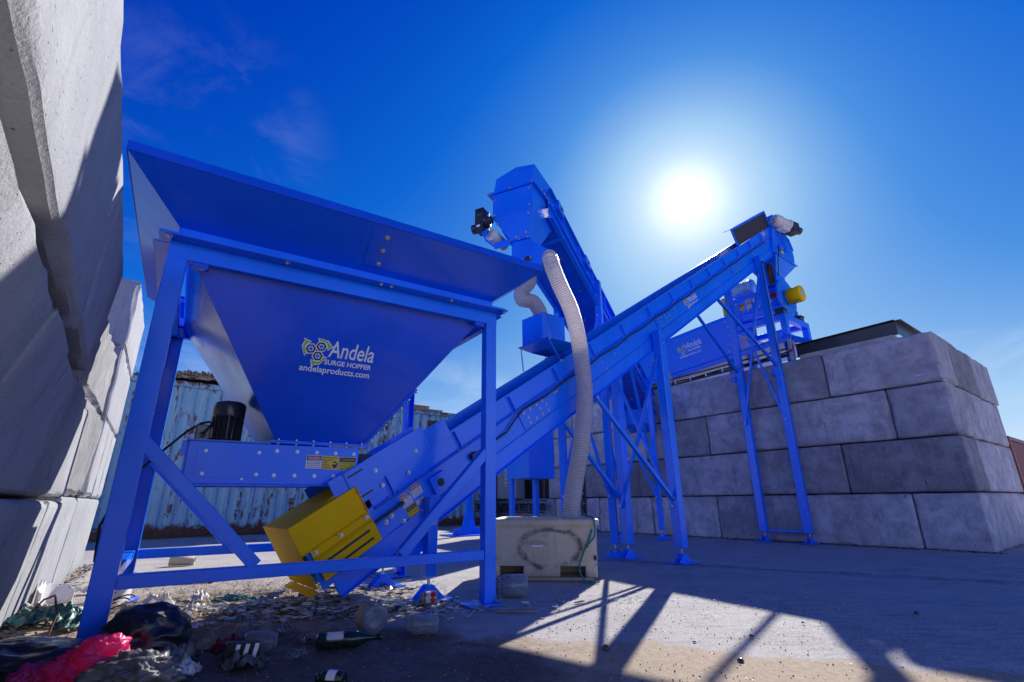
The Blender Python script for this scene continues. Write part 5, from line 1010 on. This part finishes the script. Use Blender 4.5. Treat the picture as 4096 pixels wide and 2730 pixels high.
def litter(name, mb, m, c, label, cat, group=None, **k): return props(obj(name, mb, m, None, base=(c[0], c[1], 0), **k), label, cat, group)
B1 = (-1.84, 2.76); o = litter('rubbish_bag', blob(B1, .19, .16, .135, .3, 1, 5, .17, 3.2), M_BAG, B1, 'glossy full black rubbish bag bulging against the front foot of the hopper', 'rubbish bag')
B2 = (-2.22, 2.46); litter('rubbish_bag', blob(B2, .33, .17, .085, .15, 4, 5, .20, 3.2), M_BAG, B2, 'slack flattened black rubbish bag lying left of the full one', 'rubbish bag')
B3 = (-1.80, 2.40); litter('plastic_bag', blob(B3, .105, .075, .085, .25, 2, 5, .50, 4.6), M_PINK, B3, 'crumpled bright pink plastic bag at the lower left corner', 'plastic bag')
B3 = (-1.98, 2.35); litter('plastic_bag', blob(B3, .07, .055, .050, .9, 12, 5, .50, 4.6), M_PINK, B3, 'smaller pink and white scrap of plastic left of the pink bag', 'plastic bag')
B4 = (-1.58, 2.36); litter('plastic_bag', blob(B4, .13, .09, .065, .3, 7, 5, .4), M_CLRF, B4, 'grubby clear plastic bag stuffed with waste right of the pink bag', 'plastic bag')
for i, (c, sx, sy, h_, lb) in enumerate((((-2.98, 3.50), .22, .10, .12, 'crumpled teal plastic film near the foot of the sunlit wall'), ((-2.72, 3.42), .13, .09, .10, 'smaller pale teal film scrap next to the hopper leg'))):
    litter('plastic_film', sheet(c, sx, sy, h_, .4+i, 20+i, 28, 7), M_TEALF, c, lb, 'plastic film', recalc=False)
def shard(c, R, a0, a1, h0, tilt, seed, thick=.010):
    mb = MB(); n = 18; sv = V((seed, seed*2, 0)); T_ = Matrix.Translation(V((c[0], c[1], 0))) @ Matrix.Rotation(tilt, 4, 'X'); vs = []
    for i in range(n+1):
        a = a0+(a1-a0)*i/n; h = h0*(.55+.65*abs(noise.noise(V((i*.45, seed, 0))))+.25*math.sin(math.pi*i/n))
        for r, z in ((R, .002), (R*1.06, h), (R*1.06-thick, h), (R-thick, .002)): vs.append(T_ @ V((r*math.cos(a), r*math.sin(a), z)))
    mb.add(vs, [(i*4+k, i*4+(k+1) % 4, i*4+4+(k+1) % 4, i*4+4+k) for i in range(n) for k in range(4)]+[(0, 1, 2, 3), (n*4+3, n*4+2, n*4+1, n*4)], 0, False); return mb
for i, (c, R, a0, a1, h, tl, lb) in enumerate((((-3.22, 4.16), .22, -1.0, 1.9, .19, .06, 'largest curved white ceramic shard standing by the sunlit wall'), ((-3.40, 4.10), .17, 2.0, 4.4, .17, -.1, 'jagged white ceramic shard facing the large curved one'), ((-3.46, 4.02), .16, 3.0, 4.9, .13, .12, 'low white ceramic shard closest to the wall foot'), ((-3.20, 3.86), .20, 3.6, 5.6, .09, .0, 'grimy grey ceramic shard lying in shade before the white ones'))):
    litter('ceramic_shard', shard(c, R, a0, a1, h, tl, i+2), M_CERAM if i < 3 else simple('grimy_ceramic', (.30, .30, .29), .5, var=.3), c, lb, 'ceramic shard', 'broken white ceramic')
c = (-3.62, 4.62); litter('plastic_film', sheet(c, .17, .05, .07, .3, 31, 22, 6), M_PAPER, c, 'crumpled white plastic strip behind the ceramic shards', 'plastic film', recalc=False)
for i, (c, s, lb) in enumerate((((-2.62, 3.98), .11, 'folded torn white paper wrapper behind the full black bag'), ((-2.26, 3.86), .07, 'small white scrap of paper on the straw under the hopper'), ((-2.45, 4.20), .10, 'white and silver wrapper lying in straw under the hopper'))):
    litter('paper_scrap', sheet(c, s, s*.55, s*.8, .5+i*.7, 40+i, 18, 6), M_PAPER, c, lb, 'paper scrap', recalc=False)
def lying(prof, c, az, r, mats, name, label, cat, n=30, extra=None, group=None):
    """a jar or bottle lying on its side: profile of (radius, distance from its base)"""
    ax = V((math.cos(az), math.sin(az), 0)); p = V((c[0], c[1], r+.003)); t = thing(name, (c[0], c[1], 0), label, cat, group); mb = MB(); mb.lathe(p, ax, prof, n, 0); obj('glass_body', mb, mats, t); return t, p, ax
JAR = lambda R, L: [(0, .012), (R*.55, .006), (R*.86, .0), (R, R*.14), (R, L*.72), (R*.93, L*.80), (R*.70, L*.87), (R*.70, L*.90), (R*.76, L*.905), (R*.76, L*.93), (R*.70, L*.935), (R*.70, L), (R*.64, L), (R*.64, L*.88), (R*.94, L*.72), (R*.94, R*.2), (0, R*.2)]
def band(t, p, ax, R, x0, x1, m, a0=-1.2, a1=1.6, nm='paper_label', jag=0):
    mb = MB(); x = V((0, 0, 1)); y = ax.cross(x); n = 16; vs = []
    for i in range(n+1):
        a = a0+(a1-a0)*i/n; d = x*math.cos(a)+y*math.sin(a); j = jag*noise.noise(V((i*.9, R*99, 0))); vs += [p+ax*(x0+j)+d*R, p+ax*(x1-j)+d*R]
    mb.add(vs, [(i*2, i*2+1, i*2+3, i*2+2) for i in range(n)], 0, True); return obj(nm, mb, m, t)
t, p, ax = lying(JAR(.082, .245), (.10, 4.30), rad(187), .082, M_GLASS, 'glass_jar', 'large dusty clear glass jar lying just right of the hopper foot', 'glass jar')
band(t, p, ax, .0835, .07, .15, M_GLASS)
t, p, ax = lying(JAR(.048, .115), (-.565, 3.98), rad(192), .048, M_GLASS, 'glass_jar', 'small glass jar with gold lid and torn red label by the jack foot', 'glass jar')
band(t, p, ax, .0487, .015, .085, M_PAPER, -2.0, 1.4, jag=.012); band(t, p, ax, .0492, .02, .05, M_LRED, -2.0, .2, jag=.01); mb = MB(); mb.lathe(p+ax*.100, ax, [(.0, 0), (.043, 0), (.044, .004), (.044, .014), (.040, .017), (0, .017)], 24); obj('lid', mb, simple('gold_lid', (.50, .24, .05), .4, .3, var=.3, vs=60), t)
t, p, ax = lying(JAR(.050, .13), (-1.17, 3.83), rad(30), .050, M_GLASS, 'glass_jar', 'clear glass jar half buried at the edge of the broken glass heap', 'glass jar')
t, p, ax = lying(JAR(.078, .185), (-.80, 3.17), rad(125), .078, M_GLASS, 'glass_jar', 'tan papered glass jar with its round base towards the viewer', 'glass jar')
band(t, p, ax, .0795, .02, .135, simple('tan_wet_paper', (.42, .30, .17), .7, var=.4, vs=18), -2.8, 3.0, jag=.02)
t, p, ax = lying(JAR(.053, .185), (-.44, 3.17), rad(189), .053, M_GLASS, 'glass_jar', 'slim clear glass jar lying beside the tan papered jar', 'glass jar')
WB = [(0, .022), (.020, .016), (.034, .0), (.0405, .010), (.0405, .19), (.036, .215), (.022, .245), (.0155, .265), (.0145, .31), (.0175, .312), (.0175, .328), (.0140, .330), (.0110, .330)]
t, p, ax = lying(WB, (-1.02, 2.86), rad(16), .0405, M_GGRN, 'wine_bottle', 'dark green wine bottle with torn label lying in front of the jars', 'bottle')
band(t, p, ax, .0412, .05, .13, M_PAPER, .2, 1.3, jag=.02); band(t, p, ax, .0412, .06, .14, M_PAPER, -2.3, -1.4, jag=.03)
t, p, ax = lying(JAR(.030, .12), (-.70, 2.33), rad(170), .030, M_GGRN, 'small_bottle', 'small dark bottle with white label at the bottom picture edge', 'bottle'); band(t, p, ax, .0306, .03, .07, M_WHITE, -1.5, 1.8)
t, p, ax = lying(JAR(.050, .15), (-1.36, 2.80), rad(20), .050, M_PLCL, 'plastic_bottle', 'crushed clear plastic bottle right of the square clear box', 'bottle')
c = (-1.42, 3.02); t = thing('plastic_box', (*c, 0), 'square clear plastic food box lying open in the shaded mud', 'plastic box'); mb = MB(); q = lambda h, z: [V((c[0]+x*h, c[1]+y*h*.9, z)) for x, y in ((-1, -1), (1, -1), (1, 1), (-1, 1))]
for a, b_ in ((q(.050, .004), q(.062, .095)), (q(.062, .0951), q(.070, .098))):
    for i in range(4): j = (i+1) % 4; mb.add([a[i], a[j], b_[j], b_[i]], [(0, 1, 2, 3)])
mb.add(q(.050, .004), [(0, 1, 2, 3)]); obj('box_shell', mb, M_PLCL, t)
c = (-1.37, 2.60); t = thing('carton', (*c, 0), 'crushed black carton with white stripes lying in the mud', 'carton'); mb = MB(); ca = V((.95, .30, 0)).normalized(); cb = V((-.30, .95, 0)); o0 = V((*c, .004)); mb.hexa([o0, o0+ca*.16, o0+ca*.15+cb*.09, o0+cb*.09, o0+Z*.095+ca*.02, o0+Z*.085+ca*.17, o0+Z*.08+ca*.15+cb*.09, o0+Z*.09+cb*.08]); cbx = obj('carton_body', mb, M_LBLK, t, .008)
mb = MB()
for i in range(3): s_ = .05+.04*i; mb.add([o0+ca*s_-cb*.002+Z*.004, o0+ca*(s_+.018)-cb*.002+Z*.004, o0+ca*(s_+.034)-cb*.002+Z*.086, o0+ca*(s_+.016)-cb*.002+Z*.088], [(0, 1, 2, 3)])
obj('stripe', mb, M_WHITE, cbx)
for i, (c, sx, sy, h_, rot, m_, nm, lb, ct_) in enumerate((
    ((-1.42, 2.79), .085, .06, .09, .4, M_REDF, 'net_bag', 'dark red crumpled net bag beside the clear plastic bottle', 'net bag'),
    ((-1.62, 2.92), .15, .05, .05, .3, M_CARD, 'torn_card', 'long torn strip of wet brown card in the mud', 'cardboard'),
    ((-1.60, 2.66), .10, .05, .10, 1.0, M_CLRF, 'plastic_film', 'grey twisted plastic film between the black bag and the striped carton', 'plastic film'),
    ((-1.24, 2.58), .10, .05, .07, .1, M_CLRF, 'plastic_film', 'clear film scrap right of the striped carton', 'plastic film'),
    ((-1.50, 2.44), .12, .05, .09, .2, M_PAPER, 'paper_scrap', 'printed white wrapper in front of the striped carton', 'paper scrap'),
    ((-1.35, 3.22), .07, .05, .06, .7, M_PLCL, 'plastic_cup', 'crushed clear plastic cup above the square food box', 'plastic cup'),
    ((-1.12, 3.02), .07, .04, .045, .2, M_CLRF, 'plastic_film', 'small clear crinkled film alone on the dark ground', 'plastic film'),
    ((-1.06, 2.72), .05, .05, .05, .9, M_PLCL, 'plastic_film', 'crumpled clear film with blue tint left of the wine bottle', 'plastic film'),
    ((-2.10, 4.15), .20, .06, .06, .2, M_TEALF, 'plastic_film', 'long grey green film lying across the straw under the hopper', 'plastic film'),
    ((-1.96, 3.35), .05, .04, .04, .2, M_PAPER, 'paper_scrap', 'tiny white paper scrap at the edge of the hopper shadow', 'paper scrap'),
    ((-1.66, 3.40), .05, .04, .05, .2, M_PLCL, 'plastic_film', 'clear film scrap between the glass heap and the black bag', 'plastic film'))):
    litter(nm, sheet(c, sx, sy, h_, rot, 60+i, 20, 6), m_, c, lb, ct_, recalc=False)
mb = MB(); mb.par(V((-3.30, 5.05, .006)), V((.42, .10, .0)), V((-.08, .22, .02)), V((0, 0, .018))); litter('printed_card', mb, M_CARDR, (-3.1, 5.1), 'flattened red printed card on the sunlit straw behind the front rail', 'cardboard', bevel=.004)
mb = MB(); mb.par(V((-3.52, 5.12, .004)), V((.22, .05, .01)), V((-.05, .14, .03)), V((0, 0, .03))); litter('cardboard_scrap', mb, M_CARD, (-3.4, 5.2), 'brown cardboard scrap left of the red printed card', 'cardboard', bevel=.004)
mb = MB(); mb.lathe(V((-4.25, 6.55, .052)), V((.93, .36, 0)), [(0, 0), (.052, 0), (.052, .27), (.044, .27), (.044, .02), (0, .02)], 22); litter('cardboard_roll', mb, simple('beige_tube', (.50, .42, .30), .7, var=.2), (-4.1, 6.6), 'beige cardboard tube lying in the sun behind the hopper', 'cardboard tube')
mb = MB(); mb.par(V((-.12, 3.72, .003)), V((.27, -.055, .012)), V((.012, .035, 0)), V((0, 0, .010))); litter('wood_stick', mb, M_WOOD, (0, 3.7), 'flat wooden stick on the ground below the large jar', 'stick', bevel=.002)
mb = MB(); mb.tube([V((-4.62, 6.3, .02)), V((-4.5, 6.0, .03)), V((-4.25, 5.75, .03)), V((-4.1, 5.45, .02))], .022, 8); litter('pipe_offcut', mb, M_RUBB, (-4.4, 5.9), 'short bent black pipe lying at the foot of the sunlit wall', 'pipe')
mb = MB()
for i in range(3): mb.tube([V((-2.72+.13*math.cos(a+i)+.02*i, 3.62+.10*math.sin(a+i), .03+.045*math.sin(a*1.5+i)+.04*i)) for a in [j*.35 for j in range(14)]], .005, 6)
mb.tube([V((-3.15, 3.5, .02)), V((-2.95, 3.4, .16)), V((-2.8, 3.3, .20)), V((-2.72, 3.25, .10)), V((-2.7, 3.2, .01))], .006, 6); litter('wire_tangle', mb, M_RUST, (-2.8, 3.5), 'tangle of thin rusty wire beside the teal film', 'wire')
for i, (c, r) in enumerate((((1.30, 3.05), .011), ((.46, 2.83), .019), ((1.05, 2.62), .013), ((2.6, 3.55), .015), ((1.75, 3.35), .009), ((.95, 2.95), .008))):
    litter('stone', blob(c, r, r*.8, r*.7, i, 80+i, 3, .3), M_MOTB, c, ['dark pebble in the middle of the sunlit strip', 'largest dark lump of stone on the sunlit sand at left', 'dark pebble low on the sunlit sand', 'dark pebble alone on the shaded ground at right', 'dark pebble near the thin shadow line', 'smallest dark pebble between two leg shadows'][i], 'stone', 'dark pebbles in the sunlit strip')
# ------------------------------------------------------------------ uncountable litter
random.seed(11)
def chips(name, n, gen, mats, smin, smax, label, lift=.002, long_=1.0):
    mb = MB()
    for i in range(n):
        x, y, z, sc_, mi = gen(); s = random.uniform(smin, smax)*sc_; a = random.uniform(0, 6.28); k = random.choice((3, 4, 4, 5)); tx, ty = random.gauss(0, .25), random.gauss(0, .25); el = random.uniform(1, 1+long_); vs = []
        for j in range(k):
            b_ = 2*math.pi*j/k+random.uniform(-.4, .4); px, py = math.cos(b_)*s*el, math.sin(b_)*s/el; dx, dy = px*math.cos(a)-py*math.sin(a), px*math.sin(a)+py*math.cos(a); vs.append(V((x+dx, y+dy, z+lift+max(0, gh(x, y))+abs(dx*tx+dy*ty))))
        m0 = len(mb.v); up_ = [v+Z*s*.22 for v in vs]; mb.add(vs+up_, [tuple(range(k, 2*k))]+[(j, (j+1) % k, k+(j+1) % k, k+j) for j in range(k)], mi)
    o = obj(name, mb, mats, None, base=(0, 3, 0)); return props(o, label, 'litter', kind='stuff')
def g_heap():
    a, r = random.uniform(0, 6.28), random.gauss(0, .42); x, y = -1.42+r*math.cos(a)*1.35, 3.92+r*math.sin(a)*.50; d = math.hypot((x+1.42)/1.35, (y-3.92)/.5); return x, y, random.uniform(0, 1)*max(0, .085*(1-d/.75)), random.choice((1, 1, 1.6)), random.choices((0, 1, 2, 3, 4), (5, 4, 4, .4, .3))[0]
chips('broken_glass', 3600, g_heap, [simple('chalky_shard', (.62, .60, .56), .4), simple('grey_shard', (.26, .27, .27), .35), M_GLASS, M_GAMB, M_GGRN], .006, .024, 'low heap of crushed pale glass under the yellow guard')
def g_wide():
    while True:
        x, y = random.uniform(-4, 4.5), 2.2+7.5*random.random()**1.7
        if (V((x, y, 0)) @ nl if False else V((x, y, 0)).dot(nl)) > -.58: break
    return x, y, 0, .6+.10*y, random.choices((0, 1, 2, 3), (5, 3, 3, 2))[0]
chips('glass_grit', 3800, g_wide, [simple('white_grit', (.62, .61, .60), .5), simple('grey_grit', (.20, .20, .20), .6), simple('dark_grit', (.03, .03, .03), .6), simple('tan_grit', (.36, .25, .14), .8)], .0015, .0052, 'scatter of pale glass grit over the whole yard')
def g_tub():
    a, r = random.uniform(0, 6.28), abs(random.gauss(0, .5)); return .75+r*math.cos(a)*1.9, 4.15+r*math.sin(a)*.75, 0, 1, 0
chips('glass_grit', 900, g_tub, [simple('white_grit_bright', (.55, .55, .56), .6), M_GLASS], .002, .0075, 'denser sprinkle of white glass fragments around the cream tub')
def g_amb():
    c = random.choice(((-1.35, 4.75), (-.98, 4.62), (-1.9, 5.0), (-1.5, 5.4))); return c[0]+random.gauss(0, .16), c[1]+random.gauss(0, .10), random.uniform(0, .02), 1, random.choice((0, 1, 2, 2))
chips('broken_glass', 170, g_amb, [M_GAMB, M_GGRN, M_LBLK], .012, .034, 'scattered amber and dark bottle shards in the sun behind the yellow guard')
mb = MB(); random.seed(21)
for i in range(3600):
    a = random.gauss(0, 1); b_ = random.gauss(0, 1); x, y = -2.35+a*.85, 4.45+b_*.65+.25*a*-.5
    if V((x, y, 0)).dot(nl) < -.57 or y < 3.0: continue
    d = V((random.gauss(0, 1), random.gauss(0, 1), random.gauss(0, .12))).normalized(); L = random.uniform(.03, .16); e = d.cross(Z).normalized()*random.uniform(.0012, .004); p = V((x, y, .004+random.random()*.022+max(0, gh(x, y)))); c2 = V((random.gauss(0, .01), random.gauss(0, .01), random.uniform(0, .012)))
    mb.add([p-d*L/2-e, p-d*L/2+e, p+c2+e, p+c2-e, p+d*L/2+e, p+d*L/2-e], [(0, 1, 2, 3), (3, 2, 4, 5)], random.choice((0, 0, 1)))
props(obj('straw', mb, [simple('pale_straw', (.46, .34, .20), .8), simple('brown_straw', (.20, .12, .06), .8)], None, base=(-2.3, 4.4, 0), recalc=False), 'loose straw and splinters strewn on the ground under the hopper', 'straw', kind='stuff')
mb = MB()
for i in range(1700):
    x = random.uniform(-3.2, 2.2); y = 2.15+2.0*random.random()**1.4
    if V((x, y, 0)).dot(nl) < -.57: continue
    r = random.uniform(.0018, .0055); p = V((x, y, r*.4+max(0, gh(x, y)))); vs = [p+V((random.uniform(.6, 1.2)*r*sx, random.uniform(.6, 1.2)*r*sy, random.uniform(.5, 1)*r*sz)) for sx, sy, sz in ((1, 0, 0), (-1, 0, 0), (0, 1, 0), (0, -1, 0), (0, 0, 1), (0, 0, -1))]
    mb.add(vs, [(0, 2, 4), (2, 1, 4), (1, 3, 4), (3, 0, 4), (2, 0, 5), (1, 2, 5), (3, 1, 5), (0, 3, 5)], random.choice((0, 1, 1)))
props(obj('gravel', mb, [simple('dark_gravel', (.05, .045, .045), .8), simple('tan_gravel', (.34, .26, .18), .85)], None, base=(0, 3, 0)), 'coarse loose gravel on the sandy ground nearest the viewer', 'gravel', kind='stuff')
mb = MB(); random.seed(31)
for i in range(900):
    u = random.uniform(-.1, 8.8); w = -abs(random.gauss(0, .10))-.01; p = PW(u, w, 0); s = random.uniform(.008, .035); vs = [p+V((random.uniform(-1, 1)*s, random.uniform(-1, 1)*s, .002+random.random()*s*.7)) for _ in range(4)]; mb.add(vs, [(0, 1, 2), (0, 1, 3), (1, 2, 3), (0, 2, 3)], random.choice((0, 0, 0, 1)))
for i in range(1100):
    t_ = random.uniform(1, 8.6); p = PL(t_, -.60+abs(random.gauss(0, .07)), 0); s = random.uniform(.006, .030); vs = [p+V((random.uniform(-1, 1)*s, random.uniform(-1, 1)*s, .002+random.random()*s*.8)) for _ in range(4)]; mb.add(vs, [(0, 1, 2), (0, 1, 3), (1, 2, 3), (0, 2, 3)], random.choice((0, 1, 2)))
props(obj('rubble', mb, [simple('dark_earth', (.04, .035, .03), .9), simple('grey_crumb', (.30, .29, .28), .9), M_CARD], None, base=(0, 5, 0)), 'crumbs of earth and concrete gathered along the feet of both block walls', 'rubble', kind='stuff')
